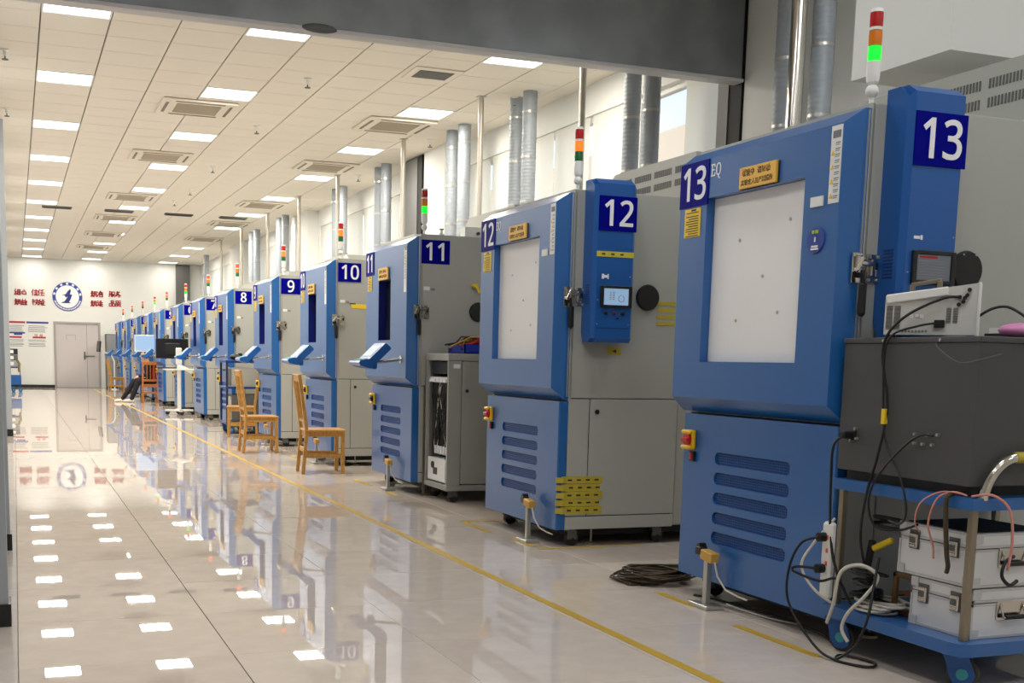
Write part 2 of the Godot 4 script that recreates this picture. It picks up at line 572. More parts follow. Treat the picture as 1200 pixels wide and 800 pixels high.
	for g in [["near", -9.17, 0.0], ["far", -17.9, 0.0]]:
		var rail := thing("shutter_guide", "black and grey shutter guide rail on the %s white pillar" % ("nearest" if g[0] == "near" else "second"), "rail", Vector3(6.08, 0, g[1]))
		put("slot", slab(-0.02, 0.26, 0, CEIL - 0.02, -0.19, -0.003), M.gap_black, rail)
		put("cheek", slab(-0.03, 0.26, 0, CEIL - 0.02, -0.36 - (0.5 if g[0] == "far" else 0.0), -0.193), M.grey_dark, rail)

	var er := thing("shutter_guide", "dark grey shutter guide in the far corner beside the end wall", "rail", Vector3(5.46, 0, FAR + 0.02))
	put("slot", slab(0.02, 0.48, 0, CEIL - 0.02, 0, 0.12), M.gap_black, er)
	put("cheek", slab(0, 0.5, 0, CEIL - 0.02, 0.12, 0.16), M.grey_dark, er)

func windows() -> void:
	# openings between the pillars, each with posts, panes and pale drop blinds
	var spans := [[-16.75, -9.6], [-25.6, -18.9], [-32.9, -27.5], [-42.9, -35.9]]
	for w in spans.size():
		var z0: float = spans[w][0]
		var z1: float = spans[w][1]
		var win := Node3D.new()
		win.name = "window_%d" % (w + 1)
		add_child(win)
		win.set_meta("kind", "structure")
		tag(win, "long white-framed window band with pale blinds, %s from the camera" % ORD[w], "window")
		var n := int(round((z1 - z0) / 1.05))
		var step := (z1 - z0) / n
		var fr := MB.new()
		fr.span(6.42, 6.5, 1.0, 1.06, z0, z1)
		fr.span(6.42, 6.5, 3.99, 4.05, z0, z1)
		put("frame", fr, M.white_trim, win)
		for i in n + 1:
			var zz := clampf(z0 + i * step, z0 + 0.03, z1 - 0.03)
			put("mullion", slab(6.42, 6.5, 1.06, 3.99, zz - 0.03, zz + 0.03), M.white_trim, win)
		for i in n:
			var a := z0 + i * step + 0.035
			var b := z0 + (i + 1) * step - 0.035
			put("pane", slab(6.455, 6.461, 1.06, 3.99, a, b), M.pane, win)
			var mid := (a + b) / 2
			if w == 0 and mid > -11.4 and mid < -10.3: continue
			var gap := 0.01 + 0.045 * float((i * 7 + w) % 3 == 0)
			put("blind", slab(6.37, 6.373, 1.1, 4.04, a - 0.02, b + 0.02 - gap), M.blind, win)
	var bd := thing("building", "pale beige building seen outside through the window", "building", Vector3(17, -3, -18))
	var walls := MB.new()
	walls.span(0, 10, 0, 10.6, -40, 34)
	put("wall", walls, M.building, bd)
	var gr := slab(7, 60, -3.3, -3.0, -80, 40)
	structure("ground", gr, mat("asphalt", c8(126, 124, 120), 0.9))

func far_wall() -> void:
	var wf := MB.new()
	wf.span(-0.42, 1.36, 0, CEIL + 0.02, FAR - 0.2, FAR)
	wf.span(2.80, 6.6, 0, CEIL + 0.02, FAR - 0.2, FAR)
	wf.span(1.36, 2.80, 2.22, CEIL + 0.02, FAR - 0.2, FAR)
	tag(structure("wall_far", wf, M.white_wall), "white end wall with red slogan and blue round emblem", "wall")
	structure("baseboard_far", slab(-0.22, 1.3, 0, 0.09, FAR, FAR + 0.02), M.skirting_black)
	var door := Node3D.new()
	door.name = "door_1"
	add_child(door)
	tag(door, "pale grey double door in the end wall", "door", "", "structure")
	var fr := MB.new()
	fr.span(1.30, 1.37, 0, 2.28, FAR - 0.1, FAR + 0.03)
	fr.span(2.79, 2.86, 0, 2.28, FAR - 0.1, FAR + 0.03)
	fr.span(1.37, 2.79, 2.21, 2.28, FAR - 0.1, FAR + 0.03)
	put("frame", fr, M.frame_grey, door)
	put("leaf", slab(1.375, 2.395, 0.01, 2.205, FAR - 0.06, FAR - 0.01), M.door_grey, door)
	put("leaf", slab(2.405, 2.785, 0.01, 2.205, FAR - 0.06, FAR - 0.01), M.door_grey, door)
	put("backing", slab(1.36, 2.80, 0, 2.22, FAR - 0.19, FAR - 0.15), M.grey_dark, door)
	var nt := MB.new()
	nt.span(1.71, 2.03, 1.81, 1.83, FAR - 0.01, FAR + 0.0)
	nt.span(1.71, 1.73, 1.65, 1.81, FAR - 0.01, FAR + 0.0)
	nt.span(2.01, 2.03, 1.65, 1.81, FAR - 0.01, FAR + 0.0)
	put("notice_holder", nt, M.frame_grey, door)
	var hd := MB.new()
	hd.span(2.29, 2.34, 0.98, 1.26, FAR - 0.01, FAR + 0.03, 0.005)
	hd.span(2.30, 2.66, 1.09, 1.125, FAR + 0.03, FAR + 0.06, 0.008)
	put("handle", hd, M.grey_dark, door)
	# red slogan
	var zf := FAR + 0.001
	for w in [["细心", 0.065, 3.335], ["信任", 0.63, 3.335], ["精益", 0.065, 3.0], ["技能", 0.64, 3.01], ["精准", 2.57, 3.36], ["服务", 3.18, 3.375], ["精进", 2.56, 3.03], ["品质", 3.18, 3.05]]:
		var mb := MB.new()
		glyphs(mb, w[0], Vector3(w[1], w[2], zf + 0.006), Vector3.RIGHT, 0.185, 1.12, 0.17, 0.014)
		var where := "left of" if w[1] < 2.0 else "right of"
		var col := "outer" if (w[1] < 0.3 or w[1] > 3.0) else "inner"
		var row := "upper" if w[2] > 3.2 else "lower"
		tag(put("wall_characters", mb, M.red_letters, self), "two red Chinese characters %s the emblem, %s row, %s pair" % [where, row, col], "lettering", "red slogan characters")
	# round emblem: ring, small white marks on it and a microscope
	var em := thing("round_emblem", "round blue and white emblem with a microscope on the end wall", "emblem", Vector3(1.785, 3.135, zf))
	var disc := MB.new()
	disc.cyl(Vector3.ZERO, Vector3(0, 0, 0.012), 0.495, -1.0, 48)
	put("ring", disc, M.logo_blue, em)
	var inner := MB.new()
	inner.cyl(Vector3(0, 0, 0.012), Vector3(0, 0, 0.016), 0.385, -1.0, 48)
	put("field", inner, M.plate_white, em)
	var marks := MB.new()
	for i in 7:
		var a := deg_to_rad(168 - i * 26)
		marks.box(Vector3(cos(a) * 0.44, sin(a) * 0.44, 0.014), Vector3(0.075, 0.06, 0.006), 0.0, Basis(Vector3.BACK, a - PI / 2))
	for i in 26:
		var a := deg_to_rad(200 + i * 5.6)
		marks.box(Vector3(cos(a) * 0.44, sin(a) * 0.44, 0.014), Vector3(0.02 + 0.012 * (i % 2), 0.05, 0.006), 0.0, Basis(Vector3.BACK, a - PI / 2))
	put("ring_lettering", marks, M.plate_white, em)
	var mic := MB.new()
	var o := Vector3(0, 0, 0.016)
	mic.ext(PackedVector2Array([Vector2(-0.23, -0.22), Vector2(-0.1, -0.16), Vector2(-0.03, -0.06), Vector2(0.06, 0.08), Vector2(0.16, 0.08), Vector2(0.1, -0.1), Vector2(0.05, -0.18), Vector2(0.13, -0.22)]), o, Vector3.RIGHT, Vector3.UP, Vector3(0, 0, 0.006))
	mic.ext(PackedVector2Array([Vector2(-0.17, 0.06), Vector2(-0.06, 0.08), Vector2(0.02, 0.2), Vector2(0.1, 0.27), Vector2(0.12, 0.2), Vector2(0.08, 0.06), Vector2(-0.02, -0.02), Vector2(-0.06, -0.03), Vector2(-0.08, 0.03)]), o, Vector3.RIGHT, Vector3.UP, Vector3(0, 0, 0.006))
	put("microscope", mic, mat("logo_navy", c8(20, 40, 120), 0.5), em)
	# notice boards left of the door
	for b in [["board with a dark red header, left half", -0.19, 0.40, "red_letters"], ["board with a blue header, right half", 0.42, 1.16, "logo_blue"]]:
		var x0: float = b[1]
		var x1: float = b[2]
		var nb := thing("notice_board", "white wall notice %s, beside the door" % b[0], "notice", Vector3(0, 0, zf))
		put("sheet", slab(x0, x1, 1.36, 2.25, 0, 0.006), M.paper, nb)
		put("header", slab(x0, x1 - 0.02, 2.185, 2.25, 0.006, 0.009), M[b[3]], nb)
		put("header", slab(x0 + (0.0 if x0 < 0 else 0.19), x0 + (0.45 if x0 < 0 else 0.62), 1.68, 1.74, 0.006, 0.009), M.red_letters, nb)
		var ln := MB.new()
		for y in [2.1, 2.05, 2.0, 1.95, 1.9, 1.62, 1.57, 1.5, 1.46, 1.41]:
			ln.span(x0 + 0.04 + rng.randf() * 0.03, x1 - 0.06 - rng.randf() * 0.1, y - 0.009, y + 0.009, 0.006, 0.008)
		put("print", ln, M.grey_ink, nb)
		var hl := MB.new()
		if x0 < 0:
			hl.span(x0 + 0.02, x1 - 0.03, 1.83, 1.88, 0.006, 0.009); hl.span(x0 + 0.2, x1 - 0.12, 1.78, 1.83, 0.006, 0.009)
			put("print", hl, M.logo_blue, nb)
		else:
			glyphs(hl, "技能", Vector3(x0 + 0.26, 1.83, 0.008), Vector3.RIGHT, 0.09, 1.9, 0.13)
			put("print", hl, M.red_letters, nb)

func ceiling_fittings() -> void:
	var colname := ["left", "middle", "right"]
	for c in 3:
		var cx: float = GX0 + GXP * ([0, 3, 7][c] + 0.5)
		for j in range(-4, 11):
			var cz := -12.0 - 3.07 * j
			if j == -1: continue
			var th := thing("ceiling_light", "square white LED ceiling panel, %s in the %s row" % [ORD[j] + " beyond the shutter" if j >= 0 else ORD[-1 - j] + " behind the shutter", colname[c]], "ceiling light", Vector3(cx, CEIL, cz), 0.0, "LED panels in the ceiling")
			if not shared.has("lightframe"):
				var fr := MB.new()
				var w := GXP / 2 - 0.004
				var d := GZP / 2 - 0.004
				for s in [-1.0, 1.0]:
					fr.span(s * w, s * (w - 0.018), -0.004, 0.03, -d, d)
					fr.span(-w + 0.018, w - 0.018, -0.004, 0.03, s * d, s * (d - 0.018))
				shared["lightframe"] = fr.mesh()
				shared["lightface"] = slab(-w + 0.018, w - 0.018, 0.002, 0.01, -d + 0.018, d - 0.018).mesh()
			put("frame", shared["lightframe"], M.white_trim, th)
			put("diffuser", shared["lightface"], M.diffuser, th)
			var l := AreaLight3D.new()
			l.name = "lamp"
			l.area_size = Vector2(GXP - 0.05, GZP - 0.05)
			l.area_normalize_energy = true
			l.light_energy = PANEL * (NEAR_SHARE if j < 0 else (0.22 if j == 10 else 1.0))
			l.light_color = Color(1.0, 0.97, 0.92) if j >= 0 else Color(0.98, 0.99, 1.0)
			l.area_range = 60.0
			l.shadow_enabled = true
			th.add_child(l)
			l.position = Vector3(0, -0.012, 0)
			l.rotation.x = -PI / 2
	# four-way air conditioning cassettes
	var ac := MB.new()
	ac.box(Vector3(0, -0.015, 0), Vector3(0.95, 0.03, 0.95), 0.012)
	var slots := MB.new()
	for s in [-1.0, 1.0]:
		slots.box(Vector3(s * 0.40, -0.032, 0), Vector3(0.035, 0.008, 0.62), 0.0)
		slots.box(Vector3(0, -0.032, s * 0.40), Vector3(0.62, 0.008, 0.035), 0.0)
	var grille := MB.new()
	for i in 13:
		grille.box(Vector3(0, -0.034, -0.27 + i * 0.045), Vector3(0.56, 0.008, 0.022))
	var acm := [ac.mesh(), slots.mesh(), grille.mesh()]
	var k := 0
	for p in [[2.31, -16.0], [2.31, -20.05], [2.33, -25.4], [2.33, -29.4], [2.33, -33.5], [2.33, -37.6], [4.99, -15.95], [4.99, -19.8], [4.99, -25.3], [4.99, -29.3], [4.99, -33.4]]:
		var left: bool = p[0] < 3.0
		var th := thing("air_conditioner", "cream ceiling cassette air conditioner, %s from the shutter, %s" % [ORD[k if left else k - 6], "between left and middle lights" if left else "beside the right lights"], "air conditioner", Vector3(p[0], CEIL - 0.001, p[1]), 0.0, "ceiling cassettes")
		put("fascia", acm[0], mat("ac_cream", c8(222, 214, 198), 0.5), th)
		put("outlet", acm[1], mat("ac_slot", c8(120, 112, 100), 0.6), th)
		put("grille", acm[2], mat("ac_grille", c8(176, 164, 144), 0.6), th)
		k += 1
	k = 0
	for x in [0.975, 2.30, 3.62, 4.86]:
		var th := thing("ceiling_vent", "dark slot vent across the ceiling, %s of four from the left wall" % ORD[k], "vent", Vector3(x, CEIL, -28.0), 0.0, "dark slot vents")
		put("vent_frame", slab(-0.31, 0.31, -0.03, 0.0, -0.12, 0.12), M.grey_dark, th)
		var sl := MB.new()
		for i in 4: sl.span(-0.29, 0.29, -0.036, -0.03, -0.1 + i * 0.055, -0.07 + i * 0.055)
		put("slat", sl, M.gap_black, th)
		k += 1
	var sv := thing("ceiling_vent", "small square exhaust grille in the ceiling near the shutter", "vent", Vector3(4.51, CEIL, -13.0))
	put("vent_frame", slab(-0.28, 0.28, -0.015, 0.0, -0.28, 0.28), M.ac_cream, sv)
	for i in 7:
		put("slat", slab(-0.2, 0.2, -0.022, -0.015, -0.16 + i * 0.05, -0.13 + i * 0.05), M.grey_dark, sv)
	k = 0
	for p in [[0.0, -13.95], [0.0, -17.2], [3.27, -13.83], [3.27, -16.9], [3.26, -20.76], [3.3, -23.8], [3.23, -25.64], [5.82, -13.67], [5.8, -16.78], [5.76, -20.5]]:
		var row := "left wall" if p[0] < 1.0 else ("ceiling centre" if p[0] < 5.0 else "window side")
		var idx: int = k if k < 2 else (k - 2 if k < 7 else k - 7)
		var th := thing("sprinkler", "small hanging sprinkler head, %s from the shutter along the %s" % [ORD[idx], row], "sprinkler", Vector3(p[0], CEIL, p[1]), 0.0, "sprinkler heads")
		var a := MB.new()
		a.lathe(Vector3.ZERO, [Vector2(0.045, 0.0), Vector2(0.045, -0.01), Vector2(0.016, -0.02), Vector2(0.016, -0.07), Vector2(0.0, -0.07)], 10)
		put("escutcheon", a, M.white_trim, th)
		var b := MB.new()
		b.cyl(Vector3(0, -0.07, 0), Vector3(0, -0.1, 0), 0.008, -1.0, 6)
		b.cyl(Vector3(0, -0.1, 0), Vector3(0, -0.108, 0), 0.035, -1.0, 10)
		put("deflector", b, M.grey_dark, th)
		k += 1
	# white boxed duct above the nearest machines
	var bh := structure("beam_duct_casing", slab(4.45, 6.35, 2.80, CEIL, -5.65, -4.9), M.white_wall)
	tag(bh, "white boxed duct casing above the chamber numbered 13", "duct casing")
	# exhaust ducts and conduit posts behind the machines
	var spiral := {}
	var dn := 0
	for z in [-8.26, -7.80, -10.79, -10.40, -13.71, -13.32, -15.99, -15.51, -19.54, -19.14, -22.39, -21.92, -27.52, -26.92, -31.0, -30.3, -38.71]:
		var pair := dn / 2
		var th := thing("exhaust_duct", "silver ribbed duct behind the machines, %s one of the %s pair from the shutter" % [["far", "near"][dn % 2], ORD[pair]], "duct", Vector3(5.86, 2.1, z), 0.0, "ribbed ducts along the windows")
		if not shared.has("duct"):
			var prof: Array = []
			for i in 116:
				prof.append(Vector2(0.088 if i % 2 == 0 else 0.0855, i * 0.02))
			var d := MB.new()
			d.lathe(Vector3.ZERO, prof, 18)
			shared["duct"] = d.mesh()
			var b := MB.new()
			b.lathe(Vector3.ZERO, [Vector2(0.0905, -0.012), Vector2(0.0905, 0.012)], 18)
			shared["ductband"] = b.mesh()
		put("flexible_hose", shared["duct"], M.duct_silver, th)
		for i in 4:
			put("clamp_band", shared["ductband"], M.steel, th).position.y = 0.5 + i * 0.52
		dn += 1
	dn = 0
	for z in [-11.04, -13.82, -16.9, -20.65, -23.66, -26.8, -30.1, -33.2]:
		var th := thing("conduit_post", "slim shiny conduit pipe up to the ceiling, %s from the shutter" % ORD[dn], "pipe", Vector3(5.43, 0, z), 0.0, "conduit pipes behind the machines")
		var d := MB.new()
		d.cyl(Vector3(0, 0, 0), Vector3(0, CEIL, 0), 0.034, -1.0, 12)
		put("pipe", d, mat("dull_pipe", c8(196, 190, 180), 0.4, 0.7), th)
		put("flange", slab(-0.05, 0.05, CEIL - 0.01, CEIL, -0.05, 0.05), M.steel, th)
		put("bracket", slab(-0.05, 0.05, 2.9, 2.94, -0.05, 0.05), M.steel, th)
		dn += 1
	var th2 := thing("conduit_post", "thick polished pipe rising beside the nearest pair of silver ducts", "pipe", Vector3(5.6, 0, -7.76))
	var d2 := MB.new()
	d2.cyl(Vector3.ZERO, Vector3(0, CEIL, 0), 0.06, -1.0, 16)
	put("pipe", d2, M.chrome, th2)

# ---------------------------------------------------------------- test chambers
# Local axes of a chamber: x runs from its front (0) to the back, z from its near side (0) to the far side (-1.3).
const CW := 1.30

func sm(key: String, f: Callable) -> ArrayMesh:
	if not shared.has(key):
		var mb := MB.new()
		f.call(mb)
		shared[key] = mb.mesh()
	return shared[key]

func door_slab(mb: MB, z0: float, z1: float, y0: float, y1: float, depth: float) -> void:
	# bevelled door with a recess between z0..z1, y0..y1 (z0 is the far edge)
	var fx := -0.087
	var f := [Vector3(fx, 1.04, -1.282), Vector3(fx, 1.04, -0.02), Vector3(fx, 2.208, -0.02), Vector3(fx, 2.208, -1.282)]
	var b := [Vector3(0, 0.967, -1.305), Vector3(0, 0.967, 0.0), Vector3(0, 2.268, 0.0), Vector3(0, 2.268, -1.305)]
	var r := [Vector3(fx, y0, z0), Vector3(fx, y0, z1), Vector3(fx, y1, z1), Vector3(fx, y1, z0)]
	var out := [Vector3(-0.5, -1, 0), Vector3(-0.3, 0, 1), Vector3(-0.5, 1, 0), Vector3(-0.3, 0, -1)]
	var rim := Vector3(0.03, 0, 0)
	for i in 4:
		var j := (i + 1) % 4
		mb.quad(f[i], f[j], b[j], b[i], out[i])
		mb.quad(b[i], b[j], b[j] + rim, b[i] + rim, out[i])
		mb.quad(f[i], f[j], r[j], r[i], Vector3.LEFT)
		var rd := Vector3(depth, 0, 0)
		mb.quad(r[i], r[j], r[j] + rd, r[i] + rd, -out[i])
	mb.quad(b[0] + rim, b[1] + rim, b[2] + rim, b[3] + rim, Vector3.RIGHT)

func lower_panel(mb: MB) -> void:
	# sheet metal front with five round-ended openings
	var x := -0.03
	var za := -1.235
	var zb := -0.010
	var y0 := 0.115
	var y1 := 0.955
	var sa := -0.940
	var sb := -0.322
	var hs := 0.031
	var cen := [0.341, 0.441, 0.541, 0.641, 0.742]
	var y := y0
	for c in cen:
		mb.quad(Vector3(x, y, za), Vector3(x, y, zb), Vector3(x, c - hs, zb), Vector3(x, c - hs, za), Vector3.LEFT)
		var n := 10
		for i in n:
			var a0 := PI * i / n - PI / 2
			var a1 := PI * (i + 1) / n - PI / 2
			var ya: float = c + hs * sin(a0)
			var yb: float = c + hs * sin(a1)
			var la := sa + hs - hs * cos(a0)
			var lb := sa + hs - hs * cos(a1)
			var ra := sb - hs + hs * cos(a0)
			var rb := sb - hs + hs * cos(a1)
			mb.quad(Vector3(x, ya, za), Vector3(x, ya, la), Vector3(x, yb, lb), Vector3(x, yb, za), Vector3.LEFT)
			mb.quad(Vector3(x, ya, ra), Vector3(x, ya, zb), Vector3(x, yb, zb), Vector3(x, yb, rb), Vector3.LEFT)
			mb.quad(Vector3(x, ya, la), Vector3(x, yb, lb), Vector3(x + 0.024, yb, lb), Vector3(x + 0.024, ya, la), Vector3.BACK)
			mb.quad(Vector3(x, ya, ra), Vector3(x, yb, rb), Vector3(x + 0.024, yb, rb), Vector3(x + 0.024, ya, ra), Vector3.FORWARD)
		for s in [-1.0, 1.0]:
			mb.quad(Vector3(x, c + hs * s, sa + hs), Vector3(x, c + hs * s, sb - hs), Vector3(x + 0.024, c + hs * s, sb - hs), Vector3(x + 0.024, c + hs * s, sa + hs), Vector3(0, -s, 0))
		y = c + hs
	mb.quad(Vector3(x, y, za), Vector3(x, y, zb), Vector3(x, y1, zb), Vector3(x, y1, za), Vector3.LEFT)
	# near flange turned back at an angle, then far, top and bottom returns
	mb.quad(Vector3(x, y0, zb), Vector3(x, y1, zb), Vector3(x + 0.008, y1, -0.003), Vector3(x + 0.008, y0, -0.003), Vector3(-1, 0, 1))
	mb.quad(Vector3(x + 0.008, y0, -0.003), Vector3(x + 0.008, y1, -0.003), Vector3(0.034, y1, -0.003), Vector3(0.034, y0, -0.003), Vector3.BACK)
	mb.quad(Vector3(x, y0, za), Vector3(x, y1, za), Vector3(0.07, y1, za + 0.03), Vector3(0.07, y0, za + 0.03), Vector3.FORWARD)
	mb.quad(Vector3(x, y1, za), Vector3(x, y1, zb), Vector3(0.07, y1, -0.012), Vector3(0.07, y1, za), Vector3.UP)
	mb.quad(Vector3(x, y0, za), Vector3(x, y0, zb), Vector3(0.07, y0, -0.012), Vector3(0.07, y0, za), Vector3.DOWN)

func louvre_mesh(mb: MB, fine: bool) -> void:
	# perforated sheet seen through one opening
	var n := 40 if fine else 14
	for i in n + 1:
		var z := -0.309 + 0.618 * i / n
		mb.box(Vector3(0.012, 0, z), Vector3(0.003, 0.062, 0.005 if fine else 0.012))
	for j in 6:
		mb.box(Vector3(0.012, -0.031 + 0.0124 * j, 0), Vector3(0.003, 0.0042, 0.618))

func plate(parent: Node3D, n: String, at: Vector3, face: Vector3, w: float, h: float) -> void:
	var right := Vector3.UP.cross(face)
	var p := put("number_plate", sm("plate%.2f%.2f%s" % [w, h, face], func(mb): mb.box(Vector3.ZERO, right.abs() * w + Vector3.UP * h + face.abs() * 0.006, 0.001)), M.plate_blue, parent)
	p.position = at
	text("digits", n, h * 0.72, M.plate_white, p, face * 0.003 - Vector3.UP * h * 0.01, face, true, false, 0.96)

func signal_light(parent: Node3D, at: Vector3, lit: String) -> void:
	var s := put("signal_light", sm("sigbase", func(mb):
		mb.cyl(Vector3(0, -0.03, 0), Vector3(0, 0.035, 0), 0.011, -1.0, 10)
		mb.ell(Vector3(0, 0.06, 0), Vector3(0.028, 0.028, 0.028), 12)
		mb.lathe(Vector3.ZERO, [Vector2(0.012, 0.08), Vector2(0.025, 0.095), Vector2(0.028, 0.12), Vector2(0.028, 0.178), Vector2(0.0, 0.178)], 16)), M.white_plastic, parent)
	s.position = at
	put("spacer_ring", sm("sigring", func(mb): mb.lathe(Vector3.ZERO, [Vector2(0.0, 0.302), Vector2(0.028, 0.302), Vector2(0.028, 0.314), Vector2(0.0, 0.314)], 16)), M.white_plastic, s)
	put("cap", sm("sigcap", func(mb): mb.lathe(Vector3.ZERO, [Vector2(0.027, 0.374), Vector2(0.024, 0.388), Vector2(0.0, 0.39)], 16)), M.white_plastic, s)
	var y := 0.178
	for c in ["green", "amber", "red"]:
		if c == "red": y = 0.314
		var on: bool = c == lit
		var l := put("%s_lens" % c, sm("lens", func(mb): mb.lathe(Vector3.ZERO, [Vector2(0.0, 0.001), Vector2(0.0265, 0.001), Vector2(0.0272, 0.03), Vector2(0.0265, 0.06), Vector2(0.0, 0.06)], 16)), M["lens_%s%s" % [c, "_lit" if on else ""]], s)
		l.position = Vector3(0, y, 0)
		if on:
			var o := OmniLight3D.new()
			o.name = "lamp"
			o.light_color = {"green": Color(0.1, 1, 0.35), "amber": Color(1, 0.5, 0.12), "red": Color(1, 0.22, 0.12)}[c]
			o.light_energy = 0.006
			o.light_size = 0.02
			o.omni_range = 60.0
			o.omni_attenuation = 2.0
			o.shadow_enabled = true
			l.add_child(o)
			o.position = Vector3(0, 0.03, 0)
		y += 0.0625 if c != "red" else 0.0

func caster(parent: Node3D, at: Vector3, r := 0.045) -> void:
	var c := put("caster", sm("casterfork", func(mb):
		mb.span(-0.03, 0.03, 0.1, 0.11, -0.03, 0.03)
		mb.span(-0.025, 0.045, 0.045, 0.1, -0.024, -0.019)
		mb.span(-0.025, 0.045, 0.045, 0.1, 0.019, 0.024)), M.grey_dark, parent)
	c.position = at
	put("wheel", sm("casterwheel", func(mb):
		mb.cyl(Vector3(0.015, 0.046, -0.017), Vector3(0.015, 0.046, 0.017), 0.045, -1.0, 16)
		mb.cyl(Vector3(0.015, 0.046, -0.027), Vector3(0.015, 0.046, 0.027), 0.009, -1.0, 8)), M.black_rubber, c)

func console_arm(parent: Node3D, at: Vector3) -> void:
	# tilted operator console on a short chrome arm in front of the door
	var con := put("control_console", sm("console", func(mb):
		var poly := PackedVector2Array([Vector2(-0.44, -0.035), Vector2(-0.425, -0.06), Vector2(-0.33, -0.085), Vector2(-0.15, 0.085), Vector2(-0.155, 0.105), Vector2(-0.20, 0.138), Vector2(-0.345, -0.002), Vector2(-0.425, -0.018)])
		mb.ext(poly, Vector3(0, 0, -0.17), Vector3.RIGHT, Vector3.UP, Vector3(0, 0, 0.34))
		mb.box(Vector3(-0.26, -0.045, 0), Vector3(0.05, 0.09, 0.09), 0.01)), M.blue_side, parent)
	con.position = at
	var scr := put("screen", sm("consolescreen", func(mb): mb.box(Vector3(-0.274, 0.069, 0.0), Vector3(0.13, 0.006, 0.25), 0.0, Basis(Vector3.BACK, 0.768))), M.screen_lit, con)
	scr.name = "screen"
	put("keypad", sm("consolepad", func(mb): mb.box(Vector3(-0.387, -0.008, 0), Vector3(0.07, 0.006, 0.29), 0.0, Basis(Vector3.BACK, 0.2))), M.teal, con)
	put("arm", sm("consolearm", func(mb):
		mb.cyl(Vector3(-0.23, -0.03, 0), Vector3(-0.004, 0, 0), 0.014, -1.0, 10)
		mb.cyl(Vector3(-0.012, 0, 0), Vector3(0, 0, 0), 0.035, -1.0, 14)), M.chrome, con)

